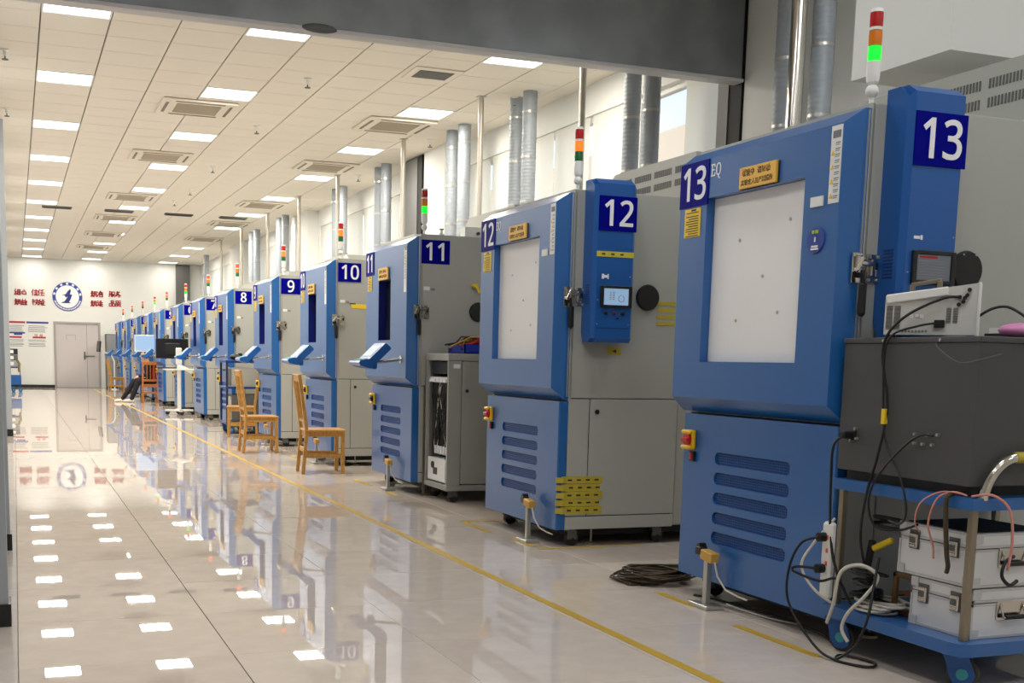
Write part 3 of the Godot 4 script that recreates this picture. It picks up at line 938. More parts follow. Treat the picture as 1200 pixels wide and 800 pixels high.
func chamber(n: int, near: float, lit: String) -> void:
	var lab: String = {
		13: "blue test chamber with white window cover and plate 13, beside the loaded trolley",
		12: "blue test chamber with white window cover, plate 12 and yellow tape near its foot",
		11: "blue test chamber with plate 11, next to the open wire-filled rack",
		10: "blue test chamber with plate 10, behind the nearest wooden chair",
		9: "blue test chamber with plate 9, between the second wooden chair and the shelf trolley",
		8: "blue test chamber with plate 8, just beyond the blue shelf trolley",
		7: "blue test chamber with plate 7, second one beyond the blue shelf trolley",
		6: "blue test chamber with half-hidden plate 6, just before the white computer stand",
		5: "blue test chamber just beyond the white computer stand and its black monitor",
		4: "distant blue test chamber just beyond the seated person, green lamp lit",
		3: "distant blue test chamber, third in line from the end wall",
		2: "distant blue test chamber, second in line from the end wall",
		1: "farthest blue test chamber, beside the tall grey cabinet at the end wall"}[n]
	var c := thing("test_chamber", lab, "test chamber", Vector3(BODY_X, 0, near), 0.0, "row of numbered test chambers")
	var big := n >= 12
	var close := n >= 8
	put("cabinet_body", sm("body", func(mb):
		mb.span(0.045, 0.83, 0.12, 2.285, -CW, -0.008)
		mb.span(0.10, 1.6, 0.06, 0.12, -1.2, -0.1)), M.gap_black, c)
	put("side_panel", sm("sideup", func(mb):
		mb.span(0.034, 0.845, 0.976, 2.29, -0.03, 0.0, 0.004)
		mb.span(0.034, 0.845, 2.262, 2.29, -CW, -0.03, 0.004)
		mb.span(0.034, 0.845, 0.12, 2.262, -CW, -CW + 0.02, 0.004)
		mb.span(0.030, 0.05, 0.96, 2.29, -CW, -0.0, 0.0)), M.grey_paint, c)
	put("corner_post", sm("post", func(mb): mb.span(0.036, 0.186, 0.205, 0.970, -0.03, 0.0, 0.003)), M.grey_paint, c)
	var sd := put("side_door", sm("sidedoor", func(mb): mb.span(0.192, 0.845, 0.205, 0.970, -0.03, 0.0, 0.003)), M.grey_paint, c)
	put("keyhole", sm("keyhole", func(mb): mb.cyl(Vector3(0.242, 0.888, 0), Vector3(0.242, 0.888, 0.006), 0.016, -1.0, 14)), M.black_plastic, sd)
	put("base_rail", sm("plinth", func(mb): mb.span(0.036, 0.845, 0.115, 0.199, -0.03, 0.0, 0.003)), M.grey_paint, c)
	# machine room at the back with its vented top
	var rear := put("rear_unit", sm("rear", func(mb):
		mb.span(0.85, 1.75, 0.12, 2.3, -1.28, -0.02, 0.01)
		mb.ext(PackedVector2Array([Vector2(-1.27, 2.3), Vector2(-0.05, 2.3), Vector2(-0.05, 2.60), Vector2(-1.17, 2.60), Vector2(-1.27, 2.54)]), Vector3(0.93, 0, 0), Vector3.BACK, Vector3.UP, Vector3(0.8, 0, 0))), M.grey_paint if big else M.grey_paint, c)
	if big:
		for i in 4:
			for j in 2:
				var vb := put("vent", sm("vent", func(mb):
					for q in 12: mb.span(-0.003, 0.001, -0.022, 0.022, -0.115 + q * 0.02, -0.105 + q * 0.02)), M.grey_dark, rear)
				vb.position = Vector3(0.93, 2.43 + j * 0.085, -1.03 + i * 0.28)
	# door
	var d: MeshInstance3D
	if big:
		d = put("door", sm("doorwide", func(mb): door_slab(mb, -1.035, -0.26, 1.22, 2.02, 0.05)), M.blue_paint, c)
		var wp := put("window_cover", sm("cover", func(mb): mb.span(-0.041, -0.03, 1.222, 2.018, -1.033, -0.262)), M.white_panel, d)
		wp.name = "window_cover"
		for s in [[1.86, -0.41], [1.80, -0.80], [1.62, -0.60], [1.45, -0.47], [1.42, -0.80]]:
			put("screw", sm("coverscrew", func(mb): mb.cyl(Vector3(-0.045, 0, 0), Vector3(-0.041, 0, 0), 0.008, -1.0, 8)), M.steel, d).position = Vector3(0, s[0], s[1])
	else:
		d = put("door", sm("doornarrow", func(mb): door_slab(mb, -0.87, -0.49, 1.375, 1.93, 0.078)), M.blue_paint, c)
		put("window_glass", sm("glass", func(mb): mb.span(-0.012, -0.004, 1.377, 1.928, -0.868, -0.492)), M.glass_dark, d)
		put("window_reveal", sm("reveal", func(mb):
			mb.span(-0.085, -0.01, 1.376, 1.93, -0.87, -0.866)
			mb.span(-0.085, -0.01, 1.376, 1.379, -0.866, -0.494)
			mb.span(-0.085, -0.01, 1.926, 1.93, -0.866, -0.494)), M.navy, d)
	put("door_seal", sm("seal", func(mb): mb.span(0.004, 0.034, 0.975, 2.26, -0.02, -0.006)), M.gap_black, c)
	put("door_edge_strip", sm("edge", func(mb): mb.span(0.014, 0.024, 0.985, 2.262, -0.02, 0.002)), M.steel, c)
	# lower front
	var lp := put("lower_panel", sm("lower", lower_panel), M.blue_paint, c)
	for y in [0.341, 0.441, 0.541, 0.641, 0.742]:
		var lm := put("louvre", sm("louvre%s" % close, func(mb): louvre_mesh(mb, close)), M.blue_side, lp)
		lm.position = Vector3(-0.03, y, -0.631)
		put("louvre_back", sm("louvreback", func(mb): mb.box(Vector3(0.023, 0, 0), Vector3(0.002, 0.07, 0.66))), M.navy, lp).position = Vector3(-0.026, y, -0.631)
	# plates, notices and prints
	plate(c, str(n), Vector3(-0.089, 2.10, -1.153), Vector3.LEFT, 0.262, 0.218)
	if big:
		plate(c, str(n), Vector3(0.262, 2.135, 0.151), Vector3.BACK, 0.268, 0.214)
	else:
		plate(c, str(n), Vector3(0.168, 2.14, 0.002), Vector3.BACK, 0.264, 0.205)
	var sg := put("warning_sign", sm("signbig" if big else "signsmall", func(mb):
		if big: mb.box(Vector3(-0.095, 2.072, -0.598), Vector3(0.016, 0.096, 0.285), 0.0015)
		else: mb.box(Vector3(-0.095, 1.983, -0.69), Vector3(0.016, 0.11, 0.30), 0.0015)), M.yellow_sign, c)
	var sy := 2.072 if big else 1.983
	var sz := -0.598 if big else -0.69
	put("lettering", sm("signtext%s" % big, func(mb):
		glyphs(mb, "试验中 请勿动", Vector3(-0.1035, sy + 0.037, sz - 0.118), Vector3.BACK, 0.029, 1.16, 0.11, 0.0012)
		glyphs(mb, "实验室人员严禁操作", Vector3(-0.1035, sy - 0.009, sz - 0.125), Vector3.BACK, 0.0245, 1.13, 0.11, 0.0012)), M.sign_ink, sg)
	put("sign_backing", sm("signback%s" % big, func(mb): mb.box(Vector3(-0.0885, sy - 0.004, sz + 0.006), Vector3(0.005, 0.098, 0.29))), M.gap_black, c)
	var nt := put("notice", sm("note", func(mb): mb.box(Vector3(-0.0885, 1.913, -1.157), Vector3(0.004, 0.14, 0.145))), M.yellow_note, c)
	if close:
		put("print", sm("noteprint", func(mb):
			for i in 11: mb.box(Vector3(-0.091, 1.975 - 0.012 * i - (0.006 if i > 1 else 0.0), -1.157 + (0.01 if i % 3 == 0 else 0.0)), Vector3(0.001, 0.0045 if i > 0 else 0.009, (0.115 if i % 3 else 0.09) * (0.5 if i == 0 else 1.0)))), M.ink, nt)
	var lb := put("hazard_strip", sm("strip%s" % big, func(mb): mb.box(Vector3(-0.0885, 2.043 if big else 1.98, -0.06), Vector3(0.003, 0.315 if big else 0.38, 0.068))), M.white_plastic, c)
	if close:
		put("print", sm("stripprint", func(mb):
			mb.box(Vector3(-0.0905, 2.165, -0.058), Vector3(0.001, 0.03, 0.05))
			for i in 10:
				mb.box(Vector3(-0.0905, 2.13 - i * 0.024, -0.048), Vector3(0.001, 0.004, 0.03))
				mb.box(Vector3(-0.0905, 2.122 - i * 0.024, -0.05), Vector3(0.001, 0.003, 0.026))), M.grey_ink, lb)
		put("print", sm("stripmarks", func(mb):
			for i in 4: mb.ext(PackedVector2Array([Vector2(-0.012, -0.009), Vector2(0.012, -0.009), Vector2(0, 0.012)]), Vector3(-0.0905, 2.09 - i * 0.058, -0.078), Vector3.BACK, Vector3.UP, Vector3(-0.0006, 0, 0))), M.yellow, lb)
	# latch on the door edge
	var la := put("latch", sm("latch", func(mb):
		mb.box(Vector3(0.0, 1.62, 0.008), Vector3(0.058, 0.125, 0.008), 0.002)
		mb.box(Vector3(0.0, 1.645, 0.018), Vector3(0.034, 0.05, 0.016), 0.004)
		mb.bar(Vector3(-0.018, 1.60, 0.022), Vector3(0.016, 1.665, 0.022), 0.016, 0.02, Vector3.BACK, 0.003)
		mb.bar(Vector3(0.004, 1.64, 0.028), Vector3(0.075, 1.635, 0.028), 0.018, 0.012, Vector3.BACK, 0.003)), M.chrome, c)
	put("strike", sm("strike", func(mb):
		mb.box(Vector3(0.082, 1.62, 0.006), Vector3(0.066, 0.115, 0.008), 0.002)
		mb.box(Vector3(0.072, 1.622, 0.018), Vector3(0.022, 0.07, 0.018), 0.004)
		mb.box(Vector3(0.096, 1.60, 0.014), Vector3(0.016, 0.03, 0.012), 0.003)), M.chrome, la)
	put("recess", sm("latchdark", func(mb): mb.box(Vector3(0.092, 1.63, 0.0105), Vector3(0.03, 0.03, 0.003))), M.gap_black, la)
	put("recess", sm("latchdark2", func(mb): mb.box(Vector3(-0.005, 1.59, 0.0125), Vector3(0.04, 0.022, 0.003))), M.gap_black, la)
	for q in [[-0.022, 1.672], [0.022, 1.672], [0.058, 1.668], [0.106, 1.668], [0.058, 1.572], [0.106, 1.572]]:
		put("bolt", sm("latchbolt", func(mb): mb.cyl(Vector3(0, 0, 0.01), Vector3(0, 0, 0.018), 0.0075, -1.0, 8)), M.steel, la).position = Vector3(q[0], q[1], 0)
	put("latch_handle", sm("latchhandle", func(mb):
		mb.bar(Vector3(0.0, 1.61, 0.045), Vector3(0.008, 1.555, 0.04), 0.016, 0.016, Vector3.RIGHT, 0.003)
		mb.box(Vector3(0.012, 1.49, 0.038), Vector3(0.04, 0.145, 0.028), 0.013)), M.black_plastic, la)
	# emergency switch and the small rocker below
	var em := put("emergency_switch", sm("estop", func(mb):
		mb.box(Vector3(-0.0420, 0.8210, -1.1550), Vector3(0.026, 0.10, 0.08), 0.008)
		mb.box(Vector3(-0.0640, 0.8604, -1.1600), Vector3(0.024, 0.022, 0.086), 0.008)
		mb.box(Vector3(-0.0640, 0.7816, -1.1600), Vector3(0.024, 0.022, 0.086), 0.008)), M.yellow, c)
	put("knob", sm("estopknob", func(mb):
		mb.cyl(Vector3(-0.0540, 0.8210, -1.1550), Vector3(-0.0680, 0.8210, -1.1550), 0.032, -1.0, 14)
		mb.box(Vector3(-0.0740, 0.8210, -1.1550), Vector3(0.02, 0.022, 0.06), 0.004)), M.red if big else M.black_plastic, em)
	put("power_switch", sm("rocker", func(mb): mb.box(Vector3(-0.0380, 0.7354, -1.1350), Vector3(0.02, 0.052, 0.04), 0.003)), M.black_plastic, c)
	if big:
		put("power_switch", sm("rockerred", func(mb): mb.box(Vector3(-0.0490, 0.7354, -1.1390), Vector3(0.006, 0.034, 0.022), 0.002)), M.red, c)
	# port cover on the side
	var pc := put("port_cover", sm("port", func(mb): mb.lathe(Vector3(0.578, 1.635, 0.0), [Vector2(0.082, -0.002), Vector2(0.085, 0.01), Vector2(0.078, 0.024), Vector2(0.0, 0.026)], 28, Basis(Vector3.RIGHT, PI / 2))), M.black_rubber, c)
	if n == 13: 
		for q in [[0.545, 1.70], [0.612, 1.70], [0.578, 1.57]]:
			put("screw", sm("portscrew", func(mb): mb.cyl(Vector3(0, 0, 0.02), Vector3(0, 0, 0.029), 0.004, -1.0, 6)), M.steel, pc).position = Vector3(q[0], q[1], 0)
	# wheels and levelling feet
	for q in [[0.10, -1.10], [0.10, -0.06], [0.75, -0.08]]:
		caster(c, Vector3(q[0], 0, q[1]))
	for q in [[0.27, -0.08], [0.2, -1.22]]:
		var ft := put("levelling_foot", sm("foot", func(mb):
			mb.cyl(Vector3(0, 0.02, 0), Vector3(0, 0.12, 0), 0.008, -1.0, 8)
			mb.lathe(Vector3.ZERO, [Vector2(0.0, 0.0), Vector2(0.038, 0.0), Vector2(0.036, 0.012), Vector2(0.014, 0.022), Vector2(0.0, 0.022)], 14)), M.worn_steel, c)
		ft.position = Vector3(q[0], 0, q[1])
	signal_light(c, Vector3(0.085, 2.295, -0.075), lit)
	if big:
		control_tower(c, n)
		return
	console_arm(c, Vector3(-0.087, 1.204, -0.145))
	put("rating_plate", sm("rating", func(mb): mb.box(Vector3(0.09, 1.825, 0.001), Vector3(0.055, 0.032, 0.003))), M.white_plastic, c)
	put("rating_plate", sm("rating2", func(mb): mb.box(Vector3(0.148, 1.818, 0.001), Vector3(0.035, 0.02, 0.003))), M.grey_ink, c)
	if n == 10:
		var st := put("yellow_label", sm("lab10", func(mb): mb.box(Vector3(0.29, 1.775, 0.001), Vector3(0.2, 0.05, 0.003), 0.0, Basis(Vector3.BACK, -0.06))), M.yellow_note, c)
		put("print", sm("lab10p", func(mb): mb.box(Vector3(0.205, 1.803, 0.001), Vector3(0.07, 0.012, 0.004))), M.ink, st)
	if n == 11:
		put("hook", sm("hook11", func(mb):
			mb.box(Vector3(0.545, 1.86, 0.012), Vector3(0.03, 0.04, 0.024), 0.004)
			mb.bar(Vector3(0.545, 1.85, 0.03), Vector3(0.50, 1.87, 0.05), 0.018, 0.018)
			mb.bar(Vector3(0.545, 1.87, 0.03), Vector3(0.575, 1.80, 0.04), 0.018, 0.018)), M.yellow_note, c)

func control_tower(c: Node3D, n: int) -> void:
	var x0 := 0.105
	var x1 := 0.400
	var t := put("control_tower", sm("tower", func(mb):
		# profile in y and z, extruded along x, with the front edges chamfered
		var dz := 0.148
		var p := PackedVector2Array([Vector2(0, 1.40), Vector2(0.03, 1.335), Vector2(dz - 0.02, 1.335), Vector2(dz, 1.36), Vector2(dz, 2.318), Vector2(dz - 0.05, 2.35), Vector2(0, 2.35)])
		mb.ext(p, Vector3(x0 + 0.022, 0, 0), Vector3.BACK, Vector3.UP, Vector3(x1 - x0 - 0.044, 0, 0))
		var q := PackedVector2Array([Vector2(0, 1.40), Vector2(0.03, 1.335), Vector2(dz - 0.045, 1.335), Vector2(dz - 0.025, 1.36), Vector2(dz - 0.025, 2.30), Vector2(dz - 0.07, 2.345), Vector2(0, 2.345)])
		mb.ext(q, Vector3(x0, 0, 0), Vector3.BACK, Vector3.UP, Vector3(0.022, 0, 0))
		mb.ext(q, Vector3(x1 - 0.022, 0, 0), Vector3.BACK, Vector3.UP, Vector3(0.022, 0, 0))
		for xx in [[x0, x0 + 0.022, -1.0], [x1, x1 - 0.022, 1.0]]:
			mb.quad(Vector3(xx[0], 1.36, dz - 0.025), Vector3(xx[0], 2.30, dz - 0.025), Vector3(xx[1], 2.318, dz), Vector3(xx[1], 1.36, dz), Vector3(xx[2], 0, 1))), M.blue_side, c)
	put("crease", sm("towercrease", func(mb): mb.box(Vector3((x0 + x1) / 2, 1.425, 0.147), Vector3(x1 - x0 - 0.05, 0.004, 0.004))), M.blue_dark, t)
	put("screen_bezel", sm("bezel", func(mb):
		var cx := 0.268
		var cy := 1.622
		for s in [-1.0, 1.0]:
			mb.box(Vector3(cx + s * 0.1, cy, 0.155), Vector3(0.024, 0.135, 0.016), 0.003)
			mb.box(Vector3(cx, cy + s * 0.06, 0.155), Vector3(0.18, 0.018, 0.016), 0.003)
		mb.box(Vector3(cx, cy, 0.149), Vector3(0.2, 0.12, 0.006))), M.black_plastic, t)
	var scr := put("screen", sm("towerscreen", func(mb): mb.box(Vector3(0.268, 1.622, 0.1535), Vector3(0.176, 0.102, 0.003))), M.screen_lit if n == 12 else M.screen_dim, t)
	scr.name = "screen"
	if n == 12:
		put("display", sm("disp12", func(mb):
			for i in 14:
				var a := TAU * i / 14
				if i == 3: continue
				mb.box(Vector3(0.305 + cos(a) * 0.02, 1.612 + sin(a) * 0.02, 0.1555), Vector3(0.007, 0.004, 0.001), 0.0, Basis(Vector3.BACK, a + PI / 2))
			for i in 5: mb.box(Vector3(0.228, 1.65 - i * 0.011, 0.1555), Vector3(0.012, 0.004, 0.001))
			for i in 5: mb.box(Vector3(0.25, 1.65 - i * 0.011, 0.1555), Vector3(0.016, 0.004, 0.001))), M.grey_ink, t)
	else:
		put("display", sm("disp13", func(mb):
			for i in 7: mb.box(Vector3(0.262, 1.648 - i * 0.011, 0.1555), Vector3(0.14, 0.0025, 0.001))), M.grey_ink, t)
		put("display", sm("disp13b", func(mb): mb.box(Vector3(0.24, 1.664, 0.1555), Vector3(0.09, 0.009, 0.001))), M.red, t)
	mat("button_maroon", c8(96, 16, 22), 0.4)
	for b in [[0.20, "black_plastic"], [0.258, "button_maroon"], [0.32, "black_plastic"]]:
		var bt := put("button", sm("towerbutton", func(mb): mb.box(Vector3(0, 1.518, 0.152), Vector3(0.022, 0.022, 0.01), 0.003)), M[b[1]], t)
		bt.position.x = b[0]
	put("button", sm("towerjack", func(mb): mb.cyl(Vector3(0.286, 1.487, 0.147), Vector3(0.286, 1.487, 0.154), 0.006, -1.0, 8)), M.black_plastic, t)
	for q in [[0.14, 1.60], [0.365, 1.60], [0.14, 1.45], [0.365, 1.45], [0.365, 1.75]]:
		put("rivet", sm("towerrivet", func(mb): mb.cyl(Vector3(0, 0, 0.146), Vector3(0, 0, 0.151), 0.004, -1.0, 6)), M.steel, t).position = Vector3(q[0], q[1], 0)
	put("side_vent", sm("towervent", func(mb):
		for i in 9: mb.box(Vector3(x0 - 0.0005, 1.58 + i * 0.014, 0.07), Vector3(0.002, 0.006, 0.06))), M.blue_dark, t)
	if n == 12:
		var ys := put("label_strip", sm("ystrip", func(mb): mb.box(Vector3(0.254, 1.885, 0.149), Vector3(0.262, 0.034, 0.003))), mat("olive_tape", c8(196, 186, 60), 0.45), t)
		ys.name = "label_strip"
		put("print", sm("ystripp", func(mb):
			for q in [0.17, 0.235, 0.30]: mb.box(Vector3(q, 1.885, 0.1503), Vector3(0.024, 0.01, 0.002))), M.ink, t)
		put("print", sm("wpr12", func(mb):
			mb.box(Vector3(0.172, 1.747, 0.149), Vector3(0.016, 0.03, 0.003)); mb.box(Vector3(0.192, 1.747, 0.149), Vector3(0.02, 0.016, 0.003)); mb.box(Vector3(0.208, 1.747, 0.149), Vector3(0.008, 0.03, 0.003))), M.plate_white, t)
		var yl := put("yellow_label", sm("ylow", func(mb): mb.box(Vector3(0.352, 1.283, 0.001), Vector3(0.1, 0.045, 0.003))), M.yellow_tape, c)
		put("print", sm("ylowp", func(mb): mb.ext(PackedVector2Array([Vector2(-0.02, 0), Vector2(0.012, -0.012), Vector2(0.012, 0.012)]), Vector3(0.352, 1.283, 0.0028), Vector3.RIGHT, Vector3.UP, Vector3(0, 0, 0.0006))), M.ink, yl)
		for i in 4:
			put("yellow_label", sm("yside%d" % i, func(mb): mb.box(Vector3(0.735, 1.60 - i * 0.043, 0.001), Vector3(0.16, 0.025, 0.003))), M.yellow_tape, c)
		# five strips of printed warning tape low on the corner
		for i in 5:
			var w := 0.30 - 0.02 * (i % 2)
			var tp := put("warning_tape", sm("tape%d" % i, func(mb): mb.box(Vector3(-0.02 + w / 2 + 0.02, 0.443 - i * 0.05, 0.002), Vector3(w, 0.047, 0.003), 0.0, Basis(Vector3.BACK, 0.012 * (i % 3 - 1)))), M.yellow_tape, c)
			put("print", sm("tapep%d" % i, func(mb):
				for q in 4: mb.box(Vector3(0.06 + q * 0.065 + 0.01 * (i % 2), 0.443 - i * 0.05, 0.0038), Vector3(0.03, 0.011, 0.0012))), M.ink, tp)
			put("loose_end", sm("tapeend%d" % i, func(mb): mb.box(Vector3(-0.015, 0.443 - i * 0.05, 0.006 + 0.006 * (i % 3)), Vector3(0.05, 0.036, 0.002), 0.0, Basis(Vector3.UP, -0.5 - 0.2 * (i % 2)))), M.yellow_tape, tp)
	else:
		put("print", sm("wpr13", func(mb):
			mb.box(Vector3(0.176, 1.742, 0.149), Vector3(0.03, 0.012, 0.003)); mb.box(Vector3(0.20, 1.742, 0.149), Vector3(0.01, 0.018, 0.003))), M.plate_white, t)
	# small prints on the wide door
	text("door_lettering", "EQ", 0.056, M.plate_white, c, Vector3(-0.088, 2.147, -0.965), Vector3.LEFT, true, true, 0.85)
	put("white_tag", sm("tag", func(mb): mb.box(Vector3(-0.091, 1.903, -0.165), Vector3(0.008, 0.042, 0.082), 0.001)), M.white_plastic, c)
	if n == 13:
		var ov := put("oval_badge", sm("oval", func(mb): mb.lathe(Vector3(-0.088, 1.742, -0.158), [Vector2(0.057, 0.0), Vector2(0.055, 0.006), Vector2(0.0, 0.006)], 28, Basis(Vector3.FORWARD, -PI / 2) * Basis.IDENTITY)), M.logo_blue, c)
		put("print", sm("ovalp", func(mb):
			mb.box(Vector3(-0.0955, 1.705, -0.158), Vector3(0.002, 0.008, 0.05))
			mb.box(Vector3(-0.0955, 1.716, -0.158), Vector3(0.002, 0.008, 0.044))
			mb.box(Vector3(-0.0955, 1.745, -0.158), Vector3(0.002, 0.02, 0.008))), M.plate_white, ov)
		put("print", sm("ovalg", func(mb):
			mb.box(Vector3(-0.0955, 1.777, -0.172), Vector3(0.002, 0.014, 0.016)); mb.box(Vector3(-0.0955, 1.777, -0.148), Vector3(0.002, 0.014, 0.02))), mat("print_green", c8(170, 200, 60), 0.5), ov)

func chambers() -> void:
	var near := [-40.45, -37.3, -34.13, -31.1, -28.55, -25.26, -22.2, -19.156, -15.677, -12.722, -9.885, -6.867, -4.106]
	var lit := ["red", "red", "red", "green", "red", "green", "red", "red", "amber", "amber", "green", "amber", "green"]
	for i in range(12, -1, -1):
		chamber(i + 1, near[i], lit[i])

# ---------------------------------------------------------------- furniture and people
func chair(label: String, at: Vector3, turn: float, m: Material) -> void:
	# wooden chair facing +x before it is turned; back posts at -x
	var c := thing("wooden_chair", label, "chair", at, turn)
	put("seat", sm("seat", func(mb): mb.box(Vector3(0.0, 0.452, 0), Vector3(0.43, 0.022, 0.42), 0.006)), m, c)
	put("apron", sm("apron", func(mb):
		for s in [-1.0, 1.0]:
			mb.box(Vector3(0.0, 0.415, s * 0.175), Vector3(0.36, 0.055, 0.02), 0.002)
			mb.box(Vector3(s * 0.185, 0.415, 0), Vector3(0.02, 0.055, 0.34), 0.002)), m, c)
	for s in [-1.0, 1.0]:
		var f := put("leg", sm("frontleg", func(mb): mb.box(Vector3(0.185, 0.222, 0), Vector3(0.04, 0.444, 0.036), 0.004)), m, c)
		f.position.z = s * 0.18
		var r := put("leg", sm("rearleg", func(mb):
			mb.bar(Vector3(-0.235, 0.0, 0), Vector3(-0.195, 0.44, 0), 0.036, 0.042, Vector3.BACK, 0.004)
			mb.bar(Vector3(-0.195, 0.43, 0), Vector3(-0.275, 1.03, 0), 0.036, 0.04, Vector3.BACK, 0.004)), m, c)
		r.position.z = s * 0.185
		var st := put("stretcher", sm("stretcher", func(mb): mb.box(Vector3(-0.015, 0.19, 0), Vector3(0.39, 0.045, 0.018), 0.003)), m, c)
		st.position.z = s * 0.18
	put("stretcher", sm("crossbar", func(mb): mb.box(Vector3(-0.21, 0.25, 0), Vector3(0.018, 0.05, 0.34), 0.003)), m, c)
	put("top_rail", sm("toprail", func(mb): mb.box(Vector3(-0.27, 0.985, 0), Vector3(0.022, 0.085, 0.345), 0.004, Basis(Vector3.BACK, 0.13))), m, c)
	put("lower_rail", sm("lowrail", func(mb): mb.box(Vector3(-0.213, 0.56, 0), Vector3(0.02, 0.05, 0.345), 0.004, Basis(Vector3.BACK, 0.13))), m, c)
	for z in [-0.085, 0.0, 0.085]:
		var sl := put("slat", sm("slat", func(mb): mb.bar(Vector3(-0.216, 0.57, 0), Vector3(-0.267, 0.96, 0), 0.045, 0.013, Vector3.BACK, 0.002)), m, c)
		sl.position.z = z

func platform_caster(parent: Node3D, at: Vector3, turn: float) -> void:
	var c := put("caster", sm("pcfork", func(mb):
		mb.span(-0.05, 0.05, 0.132, 0.15, -0.04, 0.04, 0.004)
		for s in [-1.0, 1.0]:
			mb.ext(PackedVector2Array([Vector2(-0.045, 0.135), Vector2(0.045, 0.135), Vector2(0.066, 0.09), Vector2(0.076, 0.06), Vector2(0.066, 0.03), Vector2(0.036, 0.012), Vector2(0.004, 0.018), Vector2(-0.016, 0.05), Vector2(-0.03, 0.1)]), Vector3(0, 0, s * 0.029 - 0.004), Vector3.RIGHT, Vector3.UP, Vector3(0, 0, 0.008))), M.blue_side, parent)
	c.position = at
	c.rotation.y = turn
	put("wheel", sm("pcwheel", func(mb): mb.cyl(Vector3(0.028, 0.058, -0.02), Vector3(0.028, 0.058, 0.02), 0.058, -1.0, 20)), mat("wheel_grey", c8(70, 66, 58), 0.6), c)
	put("hub", sm("pchub", func(mb): mb.cyl(Vector3(0.03, 0.062, -0.038), Vector3(0.03, 0.062, 0.038), 0.022, -1.0, 14)), M.teal, c)

func trolley_near() -> void:
	# two-deck platform trolley at the right of the picture; the deck corner nearest the camera is the origin side
	var t := thing("trolley", "blue two-deck platform trolley loaded with a dark box and aluminium cases", "trolley", Vector3(3.235, 0, -4.085))
	put("lower_deck", sm("deck", func(mb):
		mb.ext(PackedVector2Array([Vector2(0, 0), Vector2(0, 0.74), Vector2(0.012, 0.785), Vector2(0.05, 0.80), Vector2(0.95, 0.80), Vector2(0.95, 0)]), Vector3(0, 0.148, 0), Vector3.RIGHT, Vector3.BACK, Vector3(0, 0.05, 0))), M.blue_paint, t)
	put("upper_deck", sm("deck2", func(mb):
		mb.ext(PackedVector2Array([Vector2(0.02, 0.0), Vector2(0.02, 0.745), Vector2(0.032, 0.775), Vector2(0.06, 0.79), Vector2(0.95, 0.79), Vector2(0.95, 0.0)]), Vector3(0, 0.695, 0), Vector3.RIGHT, Vector3.BACK, Vector3(0, 0.045, 0))), M.blue_paint, t)
	for q in [[0.055, 0.03], [0.065, 0.745], [0.90, 0.03], [0.90, 0.745]]:
		var p := put("post", sm("tpost", func(mb): mb.span(-0.014, 0.014, 0.196, 0.697, -0.014, 0.014, 0.003)), M.worn_steel, t)
		p.position = Vector3(q[0], 0, q[1])
	for q in [[0.06, 0.045, -1.2], [0.10, 0.68, -0.9], [0.86, 0.06, 0.0], [0.66, 0.70, -0.2]]:
		platform_caster(t, Vector3(q[0], 0, q[1]), q[2])
	put("push_handle", sm("thandle", func(mb):
		var pts: Array = []
		for i in 13:
			var a := PI / 2 * i / 12.0
			pts.append(Vector3(0.075 + 0.13 * (1 - cos(a)), 0.735 + 0.155 * sin(a), 0.775 + 0.02 * sin(a)))
		for i in 13:
			var a := PI / 2 * i / 12.0
			pts.append(Vector3(0.76 + 0.13 * sin(a), 0.735 + 0.155 * cos(a), 0.795 - 0.02 * (1 - cos(a))))
		mb.tube(pts, 0.0185, 12)), M.chrome, t)
	put("grip_tape", sm("tgrip", func(mb): mb.cyl(Vector3(0.19, 0.89, 0.795), Vector3(0.3, 0.89, 0.795), 0.0205, -1.0, 12)), M.yellow_tape, t)

